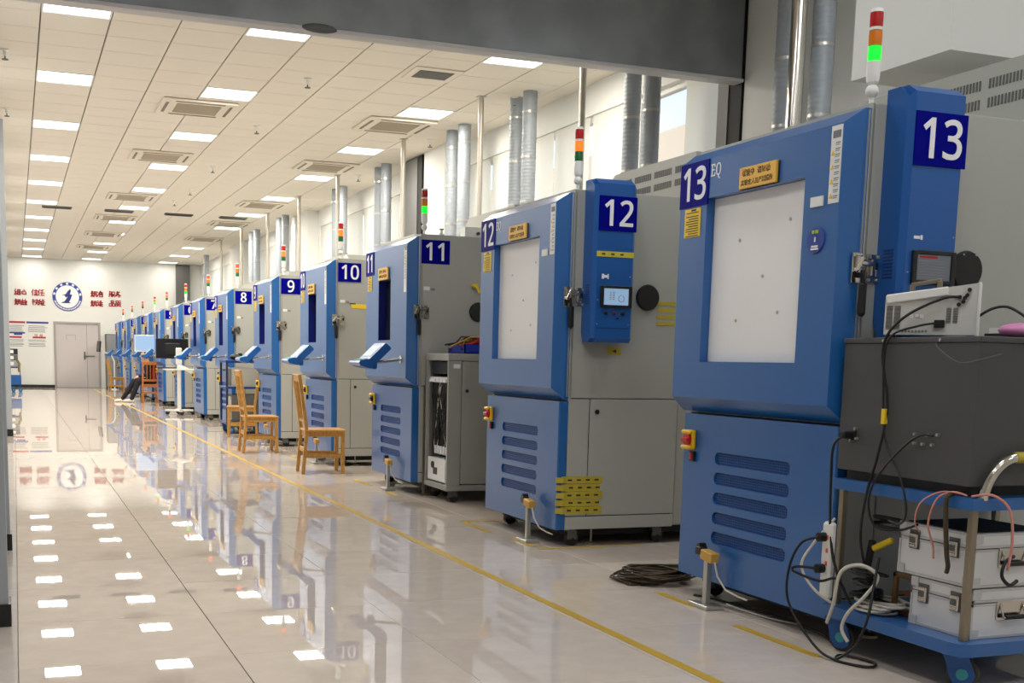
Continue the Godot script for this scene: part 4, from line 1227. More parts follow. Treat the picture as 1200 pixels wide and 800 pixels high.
func alu_case(label: String, at: Vector3, size: Vector3) -> void:
	# lid and body with metal edges, corner plates, latches on the aisle side and a handle on the end
	var c := thing("aluminium_case", label, "case", at, 0.0, "aluminium cases on the trolley")
	var ly := size.y * 0.72
	var b := MB.new()
	b.span(0, size.x, 0, ly - 0.002, 0, size.z, 0.004)
	put("body", b, M.case_alu, c)
	var l := MB.new()
	l.span(0, size.x, ly + 0.002, size.y, 0, size.z, 0.004)
	put("lid", l, M.case_alu, c)
	var top := MB.new()
	top.span(0.02, size.x - 0.02, size.y, size.y + 0.003, 0.02, size.z - 0.02)
	put("lid_mat", top, M.black_rubber, c)
	var e := MB.new()
	var w := 0.010
	for y in [w / 2, ly - w / 2 - 0.002, ly + w / 2 + 0.002, size.y - w / 2]:
		e.span(-0.003, 0.004, y - w / 2, y + w / 2, 0, size.z)
		e.span(0, size.x, y - w / 2, y + w / 2, size.z - 0.004, size.z + 0.003)
	for y in [[0.0, ly - 0.003], [ly + 0.003, size.y]]:
		for z in [w / 2, size.z - w / 2]:
			e.span(-0.003, 0.004, y[0], y[1], z - w / 2, z + w / 2)
		for x in [w / 2, size.x - w / 2]:
			e.span(x - w / 2, x + w / 2, y[0], y[1], size.z - 0.004, size.z + 0.003)
	put("edge_trim", e, mat("trim_grey", c8(196, 197, 198), 0.4, 0.15), c)
	var k := MB.new()
	for z in [0.02, size.z - 0.02]:
		for y in [0.018, size.y - 0.018]:
			k.box(Vector3(-0.004, y, z), Vector3(0.004, 0.036, 0.04), 0.001)
	for x in [0.02, size.x - 0.02]:
		for y in [0.018, size.y - 0.018]:
			k.box(Vector3(x, y, size.z + 0.004), Vector3(0.04, 0.036, 0.004), 0.001)
	put("corner_plate", k, M.trim_grey, c)
	for z in [size.z * 0.22, size.z * 0.76]:
		var la := MB.new()
		la.box(Vector3(-0.009, ly - 0.01, z), Vector3(0.012, 0.06, 0.045), 0.004)
		la.box(Vector3(-0.014, ly + 0.012, z), Vector3(0.01, 0.016, 0.034), 0.003)
		la.box(Vector3(-0.016, ly - 0.03, z), Vector3(0.008, 0.012, 0.03), 0.002)
		var lk := put("latch", la, M.chrome, c)
		var lb := MB.new()
		lb.box(Vector3(-0.0035, ly - 0.006, z), Vector3(0.003, 0.076, 0.056), 0.001)
		lb.box(Vector3(-0.0155, ly - 0.008, z), Vector3(0.002, 0.022, 0.03))
		put("latch_plate", lb, M.grey_dark, lk)
	var h := MB.new()
	var hx := 0.19
	var hy := size.y * 0.55
	h.box(Vector3(hx, hy, size.z + 0.005), Vector3(0.14, 0.075, 0.006), 0.002)
	h.tube([Vector3(hx - 0.055, hy + 0.025, size.z + 0.008), Vector3(hx - 0.055, hy - 0.022, size.z + 0.026), Vector3(hx + 0.055, hy - 0.022, size.z + 0.026), Vector3(hx + 0.055, hy + 0.025, size.z + 0.008)], 0.005, 8)
	var hd := put("handle", h, M.chrome, c)
	put("grip", sm("casegrip%.2f" % size.y, func(mb): mb.cyl(Vector3(hx - 0.045, hy - 0.022, size.z + 0.026), Vector3(hx + 0.045, hy - 0.022, size.z + 0.026), 0.009, -1.0, 10)), M.black_rubber, hd)

func cable(label: String, pts: Array, r: float, m: Material, called := "cable") -> Node3D:
	# smooth line through the points
	var cv := Curve3D.new()
	for i in pts.size():
		var a: Vector3 = pts[maxi(i - 1, 0)]
		var b: Vector3 = pts[mini(i + 1, pts.size() - 1)]
		var t := (b - a) / 6.0
		cv.add_point(pts[i], -t, t)
	cv.bake_interval = 0.02
	var mb := MB.new()
	var arr: Array = []
	for p in cv.get_baked_points(): arr.append(p)
	mb.tube(arr, r, 6)
	return tag(put(called, mb, m, self), label, "cable")

func coil(mb: MB, c: Vector3, rx: float, rz: float, turns: int, r: float, wob: float) -> void:
	# loose loops of cable, each a little shifted and tilted
	for t in turns:
		var o := c + Vector3(rng.randf_range(-1, 1) * rx * wob, r + t * r * 0.8, rng.randf_range(-1, 1) * rz * wob)
		var tilt := Basis(Vector3.RIGHT, rng.randf_range(-0.12, 0.12)) * Basis(Vector3.BACK, rng.randf_range(-0.1, 0.1)) * Basis(Vector3.UP, rng.randf_range(-0.5, 0.5))
		var a := rx * rng.randf_range(0.75, 1.1)
		var b := rz * rng.randf_range(0.75, 1.1)
		var pts: Array = []
		for i in 22:
			var q := TAU * i / 20.0
			pts.append(o + tilt * Vector3(cos(q) * a * (1.0 + 0.12 * sin(3 * q + t)), 0, sin(q) * b * (1.0 + 0.1 * cos(2 * q + t))))
			pts[-1].y = maxf(pts[-1].y, c.y + r)
		mb.tube(pts, r, 5)

func furniture() -> void:
	chair("light wooden chair with slatted back in front of the chamber numbered 10", Vector3(3.03, 0, -12.10), -0.07, M.chair_wood)
	chair("light wooden chair before the blue shelf trolley, second nearest of the wooden chairs", Vector3(2.90, 0, -14.85), -0.03, M.chair_wood)
	chair("light wooden chair against the shelf trolley, half hidden behind the second nearest chair", Vector3(3.19, 0, -17.75), 2.95, M.chair_wood)
	chair("reddish wooden chair seen from behind, occupied by a seated person", Vector3(3.19, 0, -30.68), PI / 2, M.dark_chair_wood)
	chair("pale wooden chair farthest away, near the end wall", Vector3(3.05, 0, -39.1), 0.1, M.chair_wood)
	trolley_near()
	# dark box on the upper deck
	var b := thing("equipment_box", "large dark grey metal equipment box on the upper deck of the trolley", "box", Vector3(3.262, 0.74, -4.075))
	put("foot_strip", sm("ebfeet", func(mb): mb.span(0.03, 0.6, 0, 0.04, 0.03, 0.70)), M.black_rubber, b)
	put("housing", sm("ebox", func(mb): mb.span(0, 0.62, 0.04, 0.565, 0, 0.745, 0.003)), M.box_grey, b)
	put("lid_edge", sm("ebox2", func(mb): mb.span(-0.004, 0.624, 0.565, 0.587, -0.004, 0.749, 0.003)), M.box_grey, b)
	for z in [0.24, 0.55]:
		var s := put("screw", sm("ebscrew", func(mb): mb.cyl(Vector3(-0.004, 0.575, 0), Vector3(-0.009, 0.575, 0), 0.006, -1.0, 8)), M.steel, b)
		s.position.z = z
	var so := put("power_inlet", sm("ebin", func(mb): mb.box(Vector3(-0.004, 0.185, 0.085), Vector3(0.008, 0.04, 0.05), 0.002)), M.black_plastic, b)
	put("plug", sm("ebplug", func(mb): mb.box(Vector3(-0.03, 0.188, 0.08), Vector3(0.05, 0.03, 0.035), 0.006)), M.black_rubber, so)
	for q in [[0.455, 0.215], [0.52, 0.215], [0.575, 0.22], [0.455, 0.18], [0.50, 0.18], [0.55, 0.18], [0.11, 0.215], [0.12, 0.175], [0.085, 0.165]]:
		put("connector", sm("ebcon", func(mb): mb.cyl(Vector3.ZERO, Vector3(-0.014, 0, 0), 0.006, -1.0, 8)), M.steel, b).position = Vector3(0, q[1], q[0])
	# bench instrument standing on the box, its rear towards the aisle
	var sc := thing("oscilloscope", "light grey bench oscilloscope with carrying handle on the dark box", "oscilloscope", Vector3(3.262, 1.327, -3.845), PI / 4)
	put("case", sm("scope", func(mb):
		mb.ext(PackedVector2Array([Vector2(0, 0.012), Vector2(0, 0.165), Vector2(0.345, 0.213), Vector2(0.345, 0.012)]), Vector3.ZERO, Vector3.BACK, Vector3.UP, Vector3(0.12, 0, 0))), mat("scope_grey", c8(206, 205, 200), 0.5), sc)
	put("rim", sm("scoperim", func(mb):
		mb.box(Vector3(-0.006, 0.166, 0.118), Vector3(0.012, 0.035, 0.23), 0.004, Basis(Vector3.RIGHT, -0.138))
		mb.span(-0.008, 0.125, 0.008, 0.215, 0.337, 0.348, 0.003)), M.white_plastic, sc)
	put("handle", sm("scopehandle", func(mb):
		mb.bar(Vector3(0.03, 0.208, 0.09), Vector3(0.03, 0.226, 0.20), 0.03, 0.014, Vector3.UP, 0.004)
		mb.box(Vector3(0.03, 0.192, 0.095), Vector3(0.03, 0.03, 0.02), 0.003)
		mb.box(Vector3(0.03, 0.207, 0.195), Vector3(0.03, 0.03, 0.02), 0.003)), M.worn_steel, sc)
	put("vent_grid", sm("scopevent", func(mb):
		for i in 22:
			mb.box(Vector3(-0.001, 0.035 + i * 0.0042, 0.018), Vector3(0.002, 0.002, 0.024))
			mb.box(Vector3(-0.001, 0.035 + i * 0.0042, 0.047), Vector3(0.002, 0.002, 0.024))
		for i in 12:
			mb.box(Vector3(-0.001, 0.06 + i * 0.005, 0.236), Vector3(0.002, 0.0026, 0.018))
			mb.box(Vector3(-0.001, 0.06 + i * 0.005, 0.261), Vector3(0.002, 0.0026, 0.018))), M.grey_dark, sc)
	put("socket", sm("scopesock", func(mb):
		for q in [[0.158, 0.272], [0.155, 0.29], [0.13, 0.27], [0.14, 0.286], [0.165, 0.298], [0.186, 0.305]]:
			mb.cyl(Vector3(0, q[0], q[1]), Vector3(-0.012, q[0], q[1]), 0.008, -1.0, 8)
		mb.box(Vector3(-0.008, 0.055, 0.205), Vector3(0.02, 0.03, 0.04), 0.003)), M.black_plastic, sc)
	put("print", sm("scopeprint", func(mb):
		mb.box(Vector3(-0.001, 0.085, 0.10), Vector3(0.002, 0.016, 0.014)); mb.box(Vector3(-0.001, 0.087, 0.12), Vector3(0.002, 0.012, 0.012)); mb.box(Vector3(-0.001, 0.084, 0.138), Vector3(0.002, 0.014, 0.014))), M.plate_white, sc)
	put("print", sm("scopeprint2", func(mb):
		for i in 8: mb.box(Vector3(-0.001, 0.026, 0.07 + i * 0.0125), Vector3(0.002, 0.008, 0.008))), M.grey_ink, sc)
	put("foot", sm("scopefoot", func(mb):
		for z in [0.03, 0.32]: mb.box(Vector3(0.02, 0.006, z), Vector3(0.03, 0.012, 0.03), 0.002)), M.black_rubber, sc)
	# papers and a pink bag beside it
	var pp := thing("document_tray", "black tray with a stack of white papers beside the oscilloscope", "papers", Vector3(3.50, 1.327, -3.56))
	put("tray", slab(0, 0.24, 0, 0.018, 0, 0.11), M.black_plastic, pp)
	put("paper_stack", slab(0.01, 0.16, 0.018, 0.04, 0.01, 0.10), M.paper, pp)
	var bag := MB.new()
	bag.ell(Vector3(0, 0.028, 0), Vector3(0.09, 0.028, 0.06), 12)
	bag.ell(Vector3(0.06, 0.024, 0.03), Vector3(0.07, 0.02, 0.05), 10)
	tag(put("plastic_bag", bag, M.pink_bag, self), "crumpled pink plastic bag on the dark box", "bag").position = Vector3(3.52, 1.327, -3.41)
	# cases on the lower deck
	alu_case("lower aluminium flight case standing on the trolley deck", Vector3(3.335, 0.199, -3.665), Vector3(0.40, 0.19, 0.315))
	alu_case("upper aluminium flight case with black lid mat, topmost of the two cases", Vector3(3.33, 0.3945, -3.745), Vector3(0.40, 0.205, 0.39))
	# wooden test fixture and clutter behind the cases
	var fx := thing("test_fixture", "small brown wooden frame with copper parts on the trolley deck", "fixture", Vector3(3.40, 0.199, -3.85))
	put("upright", sm("fx1", func(mb):
		mb.span(0, 0.02, 0, 0.17, 0, 0.02, 0.003); mb.span(0, 0.02, 0.15, 0.17, 0, 0.16, 0.003); mb.span(0, 0.02, 0, 0.17, 0.14, 0.16, 0.003)), mat("brown_wood", c8(122, 92, 56), 0.6), fx)
	put("shelf", sm("fx2", func(mb):
		mb.span(0.0, 0.16, 0.0, 0.015, 0, 0.16); mb.span(0.02, 0.15, 0.08, 0.09, 0.02, 0.14); mb.cyl(Vector3(0.08, 0.02, 0.08), Vector3(0.08, 0.075, 0.08), 0.04, -1.0, 12)), mat("copper", c8(150, 92, 54), 0.4, 0.5), fx)
	# power strip leaning on the far post
	var ps := thing("power_strip", "white power strip with orange switches hanging on the trolley post", "power strip", Vector3(3.225, 0.225, -4.05), 0.0)
	put("housing", sm("pstrip", func(mb): mb.box(Vector3(0.0, 0.165, 0), Vector3(0.034, 0.33, 0.062), 0.01)), M.white_plastic, ps)
	for i in 3:
		put("switch", sm("psw%d" % i, func(mb): mb.box(Vector3(-0.018, 0.265 - i * 0.055, 0.012), Vector3(0.004, 0.02, 0.014), 0.002)), mat("orange_switch", c8(235, 90, 60), 0.4), ps)
	for y in [0.265, 0.13]:
		var pl := put("plug", sm("psplug", func(mb): mb.cyl(Vector3(-0.016, 0, 0), Vector3(-0.05, 0, 0), 0.02, -1.0, 12)), M.black_rubber, ps)
		pl.position = Vector3(0, y, -0.008)
	# cables round the trolley
	cable("black power cable from the oscilloscope down over the front of the dark box", [Vector3(3.455, 1.485, -3.65), Vector3(3.40, 1.48, -3.68), Vector3(3.31, 1.42, -3.76), Vector3(3.25, 1.345, -3.80), Vector3(3.245, 1.25, -3.82), Vector3(3.25, 1.05, -3.78), Vector3(3.235, 0.85, -3.80), Vector3(3.22, 0.7, -3.83), Vector3(3.24, 0.5, -3.87), Vector3(3.33, 0.3, -3.9), Vector3(3.36, 0.206, -3.87)], 0.006, M.cable_black)
	cable("black mains lead plugged low into the oscilloscope, joined by a yellow tag", [Vector3(3.39, 1.385, -3.70), Vector3(3.32, 1.37, -3.73), Vector3(3.25, 1.335, -3.78), Vector3(3.245, 1.25, -3.81), Vector3(3.245, 1.0, -3.79), Vector3(3.245, 0.90, -3.76), Vector3(3.235, 0.78, -3.66), Vector3(3.23, 0.66, -3.61), Vector3(3.25, 0.60, -3.66), Vector3(3.27, 0.6, -3.75)], 0.005, M.cable_black)
	tag(put("cable_tag", slab(3.236, 3.252, 0.985, 1.045, -3.795, -3.775), M.yellow_note, self), "yellow tag clipped round the two black cables", "tag")
	cable("black cable from the left socket of the dark box dropping behind the deck edge", [Vector3(3.215, 0.925, -3.99), Vector3(3.205, 0.88, -4.035), Vector3(3.21, 0.75, -4.045), Vector3(3.215, 0.5, -4.03), Vector3(3.22, 0.35, -3.98), Vector3(3.26, 0.22, -3.93)], 0.006, M.cable_black)
	cable("black signal lead from the right sockets of the dark box", [Vector3(3.25, 0.955, -3.52), Vector3(3.235, 0.95, -3.58), Vector3(3.23, 0.88, -3.68), Vector3(3.225, 0.76, -3.79), Vector3(3.225, 0.66, -3.82), Vector3(3.25, 0.57, -3.80), Vector3(3.30, 0.565, -3.72), Vector3(3.30, 0.60, -3.62)], 0.005, M.cable_black)
	cable("black mains cable from the power strip looping down onto the floor", [Vector3(3.175, 0.49, -4.06), Vector3(3.12, 0.46, -4.10), Vector3(3.09, 0.35, -4.13), Vector3(3.09, 0.2, -4.12), Vector3(3.12, 0.05, -3.98), Vector3(3.14, 0.008, -3.86), Vector3(3.2, 0.008, -3.72), Vector3(3.27, 0.008, -3.78), Vector3(3.22, 0.008, -3.92), Vector3(3.15, 0.01, -3.86), Vector3(3.17, 0.08, -3.78), Vector3(3.19, 0.2, -3.74), Vector3(3.25, 0.35, -3.78), Vector3(3.28, 0.44, -3.80)], 0.006, M.cable_black)
	cable("short black lead in the lower plug of the power strip", [Vector3(3.175, 0.355, -4.06), Vector3(3.11, 0.36, -4.10), Vector3(3.10, 0.34, -4.12), Vector3(3.16, 0.31, -4.02), Vector3(3.2, 0.33, -3.96), Vector3(3.24, 0.28, -3.95)], 0.006, M.cable_black)
	cable("white cable bowed over the deck edge below the power strip", [Vector3(3.25, 0.57, -4.05), Vector3(3.17, 0.45, -4.09), Vector3(3.13, 0.36, -4.10), Vector3(3.15, 0.27, -4.03), Vector3(3.22, 0.21, -3.98)], 0.006, M.cable_white)
	cable("thick white cable hanging in a loop in front of the trolley deck", [Vector3(3.2, 0.13, -4.0), Vector3(3.195, 0.22, -3.96), Vector3(3.2, 0.36, -3.93), Vector3(3.24, 0.40, -3.86), Vector3(3.28, 0.36, -3.80), Vector3(3.24, 0.28, -3.82), Vector3(3.2, 0.2, -3.87), Vector3(3.19, 0.13, -3.89), Vector3(3.2, 0.08, -3.86)], 0.008, M.cable_white)
	var heap := MB.new()
	for i in 3: coil(heap, Vector3(3.33 + 0.02 * i, 0.2 + 0.012 * i, -3.86), 0.06, 0.10, 4, 0.006, 0.25)
	tag(put("cable_bundle", heap, M.cable_white, self), "bundle of coiled white cables on the trolley deck", "cable")
	var heap2 := MB.new()
	for i in 3: coil(heap2, Vector3(3.30, 0.26 + 0.045 * i, -3.9), 0.035, 0.06 + 0.01 * i, 3, 0.005, 0.3)
	coil(heap2, Vector3(3.36, 0.25, -3.93), 0.05, 0.06, 3, 0.008, 0.2)
	tag(put("cable_bundle", heap2, M.cable_black, self), "tangle of black cables above the white cables on the trolley deck", "cable")
	var yc := thing("probe_lead", "dark coiled lead with a yellow connector behind the cases", "cable", Vector3(3.38, 0.515, -3.86))
	put("connector", sm("ycon", func(mb): mb.bar(Vector3(-0.03, -0.06, -0.06), Vector3(0.0, -0.01, 0.02), 0.03, 0.025, Vector3.UP, 0.006)), M.yellow_note, yc)
	var yl := MB.new()
	var ypts: Array = []
	for i in 26:
		var a := TAU * i / 12.0
		ypts.append(Vector3(-0.01 + 0.02 * cos(a), 0.06 + 0.02 * sin(a * 0.5) , 0.0 + 0.09 * sin(a)))
	yl.tube(ypts, 0.008, 6)
	yl.tube([Vector3(-0.02, -0.03, -0.08), Vector3(-0.02, -0.15, -0.10), Vector3(0, -0.28, -0.06), Vector3(0.02, -0.295, 0.0)], 0.016, 8)
	put("lead", yl, M.cable_black, yc)
	cable("pair of thin pink wires draped from the push handle down the upper case", [Vector3(3.275, 0.745, -3.35), Vector3(3.25, 0.755, -3.40), Vector3(3.235, 0.72, -3.46), Vector3(3.25, 0.62, -3.51), Vector3(3.30, 0.53, -3.53), Vector3(3.315, 0.48, -3.54)], 0.004, M.cable_pink)
	cable("thin pink wire looping left of the pair over the deck edge", [Vector3(3.27, 0.748, -3.36), Vector3(3.245, 0.75, -3.45), Vector3(3.225, 0.70, -3.53), Vector3(3.24, 0.62, -3.57), Vector3(3.27, 0.58, -3.575)], 0.003, M.cable_pink)
	cable("pink wire hanging right of the handle past the case end", [Vector3(3.275, 0.745, -3.33), Vector3(3.32, 0.755, -3.275), Vector3(3.39, 0.70, -3.26), Vector3(3.425, 0.58, -3.27), Vector3(3.435, 0.47, -3.29)], 0.005, M.cable_pink)
	cable("brown strap hanging from the upper deck in front of the upper case", [Vector3(3.262, 0.742, -3.405), Vector3(3.235, 0.735, -3.41), Vector3(3.24, 0.64, -3.41), Vector3(3.265, 0.52, -3.42), Vector3(3.29, 0.47, -3.435), Vector3(3.3, 0.44, -3.45)], 0.009, M.cable_brown, "strap")
	cable("black curl of cable in front of the handle of the upper case", [Vector3(3.47, 0.52, -3.30), Vector3(3.42, 0.50, -3.29), Vector3(3.405, 0.45, -3.285), Vector3(3.44, 0.415, -3.28), Vector3(3.48, 0.43, -3.285)], 0.007, M.cable_black)
	cable("black cable arching behind the oscilloscope to the right", [Vector3(3.52, 1.40, -3.64), Vector3(3.56, 1.44, -3.60), Vector3(3.60, 1.45, -3.56), Vector3(3.64, 1.42, -3.52), Vector3(3.68, 1.37, -3.48), Vector3(3.70, 1.345, -3.46)], 0.006, M.cable_black)
	cable("thin grey wire hanging over the front edge of the dark box", [Vector3(3.30, 1.33, -3.55), Vector3(3.25, 1.30, -3.54), Vector3(3.245, 1.255, -3.47), Vector3(3.245, 1.23, -3.40), Vector3(3.252, 1.24, -3.335), Vector3(3.35, 1.265, -3.318)], 0.002, M.grey_dark)
	# cable pile on the floor between chambers 12 and 13
	var pile := MB.new()
	for i in 5: coil(pile, Vector3(3.30 + 0.05 * (i % 3), 0.012 * i, -5.66 + 0.03 * (i % 2)), 0.17, 0.15, 5, 0.006, 0.25)
	coil(pile, Vector3(3.17, 0, -5.62), 0.08, 0.06, 3, 0.005, 0.3)
	pile.tube([Vector3(3.40, 0.05, -5.6), Vector3(3.48, 0.09, -5.55), Vector3(3.55, 0.1, -5.5), Vector3(3.6, 0.03, -5.48)], 0.006, 6)
	tag(put("cable_bundle", pile, M.cable_brown, self), "dark heap of coiled cables on the floor between chambers 12 and 13", "cable")
	# limit switch stands in front of the chambers
	var names := {13: [-4.95, 3.215], 12: [-7.15, 3.215], 11: [-10.34, 3.215], 10: [-13.1, 3.21], 9: [-16.0, 3.21]}
	for n in names:
		var ls := thing("limit_switch_stand", "small steel floor bracket with ochre limit switch, %s from the loaded trolley" % ORD[13 - n], "switch stand", Vector3(names[n][1], 0, names[n][0]), 0.0, "limit switch stands")
		put("base_plate", sm("lsbase", func(mb):
			mb.span(-0.05, 0.05, 0, 0.022, -0.085, 0.085, 0.003)), M.steel, ls)
		put("post", sm("lspost", func(mb):
			mb.span(-0.014, 0.014, 0.022, 0.24, -0.017, 0.017, 0.002)), M.steel, ls)
		put("switch_body", sm("lsbody", func(mb): mb.box(Vector3(0, 0.262, 0.012), Vector3(0.05, 0.05, 0.10), 0.004, Basis(Vector3.RIGHT, 0.12))), mat("ochre", c8(206, 160, 70), 0.4), ls)
		put("switch_head", sm("lshead", func(mb):
			mb.box(Vector3(0, 0.28, -0.065), Vector3(0.045, 0.045, 0.05), 0.005)
			mb.cyl(Vector3(-0.02, 0.305, -0.065), Vector3(0.02, 0.305, -0.065), 0.014, -1.0, 10)), M.black_plastic, ls)
		put("lead", sm("lslead", func(mb):
			mb.tube([Vector3(0.0, 0.24, 0.06), Vector3(0.01, 0.17, 0.075), Vector3(0.03, 0.11, 0.12), Vector3(0.05, 0.09, 0.2), Vector3(0.06, 0.085, 0.26)], 0.005, 6)), M.cable_white, ls)
	cable("pale cable lying on the floor from the bracket of chamber 13 under the machine", [Vector3(3.28, 0.03, -4.87), Vector3(3.34, 0.008, -4.8), Vector3(3.36, 0.008, -4.6), Vector3(3.42, 0.008, -4.45)], 0.005, M.cable_white)
	cable("thin black cable lying along the foot of chamber 13", [Vector3(3.30, 0.01, -5.2), Vector3(3.36, 0.006, -5.1), Vector3(3.42, 0.006, -4.7), Vector3(3.40, 0.006, -4.3), Vector3(3.34, 0.006, -4.14)], 0.006, M.cable_black)
	equipment_rack()
	far_furniture()
	red_coat()
	seated_person()

func red_coat() -> void:
	var mb := MB.new()
	mb.box(Vector3(0, 0.76, 0), Vector3(0.13, 0.42, 0.05), 0.024)
	mb.box(Vector3(0.01, 0.98, 0.02), Vector3(0.12, 0.06, 0.09), 0.028)
	tag(put("coat", mb, M.red_cloth, self), "red coat hung over the right side of the reddish chair back", "coat").position = Vector3(3.285, 0, -30.53)

func equipment_rack() -> void:
	var r := thing("equipment_rack", "grey wheeled equipment rack with open front full of black wires, beside chamber 11", "rack", Vector3(3.40, 0, -9.27))
	put("frame", sm("rack", func(mb):
		mb.span(0, 0.6, 1.20, 1.262, -0.585, 0.0, 0.006)
		mb.span(0, 0.6, 0.10, 0.15, -0.585, 0.0, 0.006)
		mb.span(0, 0.035, 0.15, 1.20, -0.585, -0.545, 0.003)
		mb.span(0, 0.6, 0.15, 1.20, -0.585, -0.57, 0.002)
		mb.span(0.55, 0.6, 0.15, 1.20, -0.57, -0.0, 0.002)
		mb.span(0, 0.12, 0.15, 1.20, -0.025, 0.0, 0.003)), mat("rack_grey", c8(156, 157, 150), 0.5), r)
	var d := put("side_panel", sm("rackside", func(mb): mb.span(0.125, 0.6, 0.16, 1.195, -0.022, -0.002, 0.003)), M.rack_grey, r)
	put("latch", sm("racklatch", func(mb): mb.cyl(Vector3(0.17, 0.95, -0.002), Vector3(0.17, 0.95, 0.008), 0.014, -1.0, 10)), M.black_plastic, d)
	put("inside", sm("rackin", func(mb): mb.span(0.13, 0.15, 0.15, 1.2, -0.545, -0.03); mb.span(0.04, 0.14, 0.15, 1.2, -0.032, -0.027)), M.gap_black, r)
	put("slotted_rail", sm("rackrail", func(mb):
		mb.span(0.02, 0.05, 0.15, 1.2, -0.545, -0.525); mb.span(0.02, 0.05, 0.15, 1.2, -0.045, -0.025)
		for i in 24: mb.box(Vector3(0.018, 0.18 + i * 0.042, -0.535), Vector3(0.004, 0.022, 0.012))), M.steel, r)
	put("power_unit", sm("rackpsu", func(mb): mb.span(0.005, 0.3, 0.165, 0.36, -0.50, -0.06, 0.004)), M.white_panel, r)
	put("gauge", sm("rackgauge", func(mb):
		mb.cyl(Vector3(0.005, 0.30, -0.36), Vector3(-0.006, 0.30, -0.36), 0.03, -1.0, 14); mb.box(Vector3(0.002, 0.25, -0.30), Vector3(0.006, 0.06, 0.09))), M.black_plastic, r)
	put("module", sm("rackmod", func(mb): mb.span(0.02, 0.3, 1.02, 1.06, -0.52, -0.05, 0.003)), M.plate_white, r)
	for i in 5:
		put("connector", sm("rackcon", func(mb): mb.box(Vector3(0.01, 1.03, 0), Vector3(0.02, 0.03, 0.05), 0.003)), M.plate_white, r).position.z = -0.46 + i * 0.09
		put("terminal", sm("rackterm", func(mb): mb.box(Vector3(0.05, 0.43, 0), Vector3(0.03, 0.07, 0.045), 0.003)), M.plate_white, r).position.z = -0.40 + i * 0.07
	put("module", sm("rackmod2", func(mb): mb.span(0.03, 0.3, 1.09, 1.19, -0.50, -0.05, 0.004)), M.black_plastic, r)
	for i in 60:
		var mb := MB.new()
		var z := -0.50 + rng.randf() * 0.42
		var z2 := -0.50 + rng.randf() * 0.42
		mb.tube([Vector3(0.06, 1.02, z), Vector3(0.035 + rng.randf() * 0.02, 0.9, lerpf(z, z2, 0.2) + rng.randf_range(-0.04, 0.04)), Vector3(0.03 + rng.randf() * 0.05, 0.68, lerpf(z, z2, 0.6) + rng.randf_range(-0.05, 0.05)), Vector3(0.05, 0.45, z2), Vector3(0.08, 0.38, z2)], 0.007, 5)
		put("wire", mb, M.cable_white if i % 15 == 7 else M.cable_black, r)
	put("name_plate", sm("rackplate", func(mb): mb.box(Vector3(0.075, 1.155, 0.001), Vector3(0.06, 0.035, 0.004), 0.001)), M.plate_white, r)
	for q in [[0.07, -0.52], [0.07, -0.06], [0.53, -0.06]]:
		caster(r, Vector3(q[0], 0, q[1]))
	# coloured leads heaped in a blue tray on top
	var tr := thing("wire_tray", "blue tray of brown and red wires on top of the grey rack", "tray", Vector3(3.56, 1.262, -9.32))
	put("tray", sm("wtray", func(mb):
		mb.span(0, 0.36, 0, 0.008, -0.4, 0); mb.span(0, 0.01, 0, 0.08, -0.4, 0); mb.span(0, 0.36, 0, 0.08, -0.01, 0); mb.span(0, 0.36, 0, 0.08, -0.4, -0.39)), mat("tray_blue", c8(20, 50, 170), 0.4), tr)
	var cols := ["cable_brown", "red", "ochre", "cable_black"]
	mat("ochre", c8(206, 160, 70), 0.4)
	for k in 4:
		var mb := MB.new()
		for i in 4:
			var s := rng.randf_range(-0.35, 0.0)
			mb.tube([Vector3(rng.randf_range(-0.08, 0.1), 0.02 + rng.randf() * 0.06, s), Vector3(0.1 + rng.randf() * 0.1, 0.10 + rng.randf() * 0.05, s + rng.randf_range(-0.1, 0.1)), Vector3(0.25, 0.09 + rng.randf() * 0.06, -0.2 + rng.randf_range(-0.15, 0.15)), Vector3(0.33, 0.03, -0.2)], 0.008, 5)
		put("wire", mb, M[cols[k]], tr)
	# perforated guard standing between rack and chamber
	var g := thing("perforated_guard", "narrow grey perforated metal guard between the rack and chamber 11", "guard", Vector3(3.39, 0, -9.868))
	put("sheet", sm("guard", func(mb):
		mb.span(0, 0.012, 0, 0.98, -0.004, 0.004)
		mb.span(0, 0.2, 0.0, 0.012, -0.004, 0.004); mb.span(0, 0.2, 0.97, 0.98, -0.004, 0.004); mb.span(0.19, 0.2, 0, 0.98, -0.004, 0.004)
		for i in 8: mb.span(0.016 + i * 0.022, 0.024 + i * 0.022, 0.012, 0.97, -0.002, 0.002)
		for i in 44: mb.span(0.012, 0.19, 0.012 + i * 0.022, 0.02 + i * 0.022, -0.0015, 0.0015)), M.worn_steel, g)

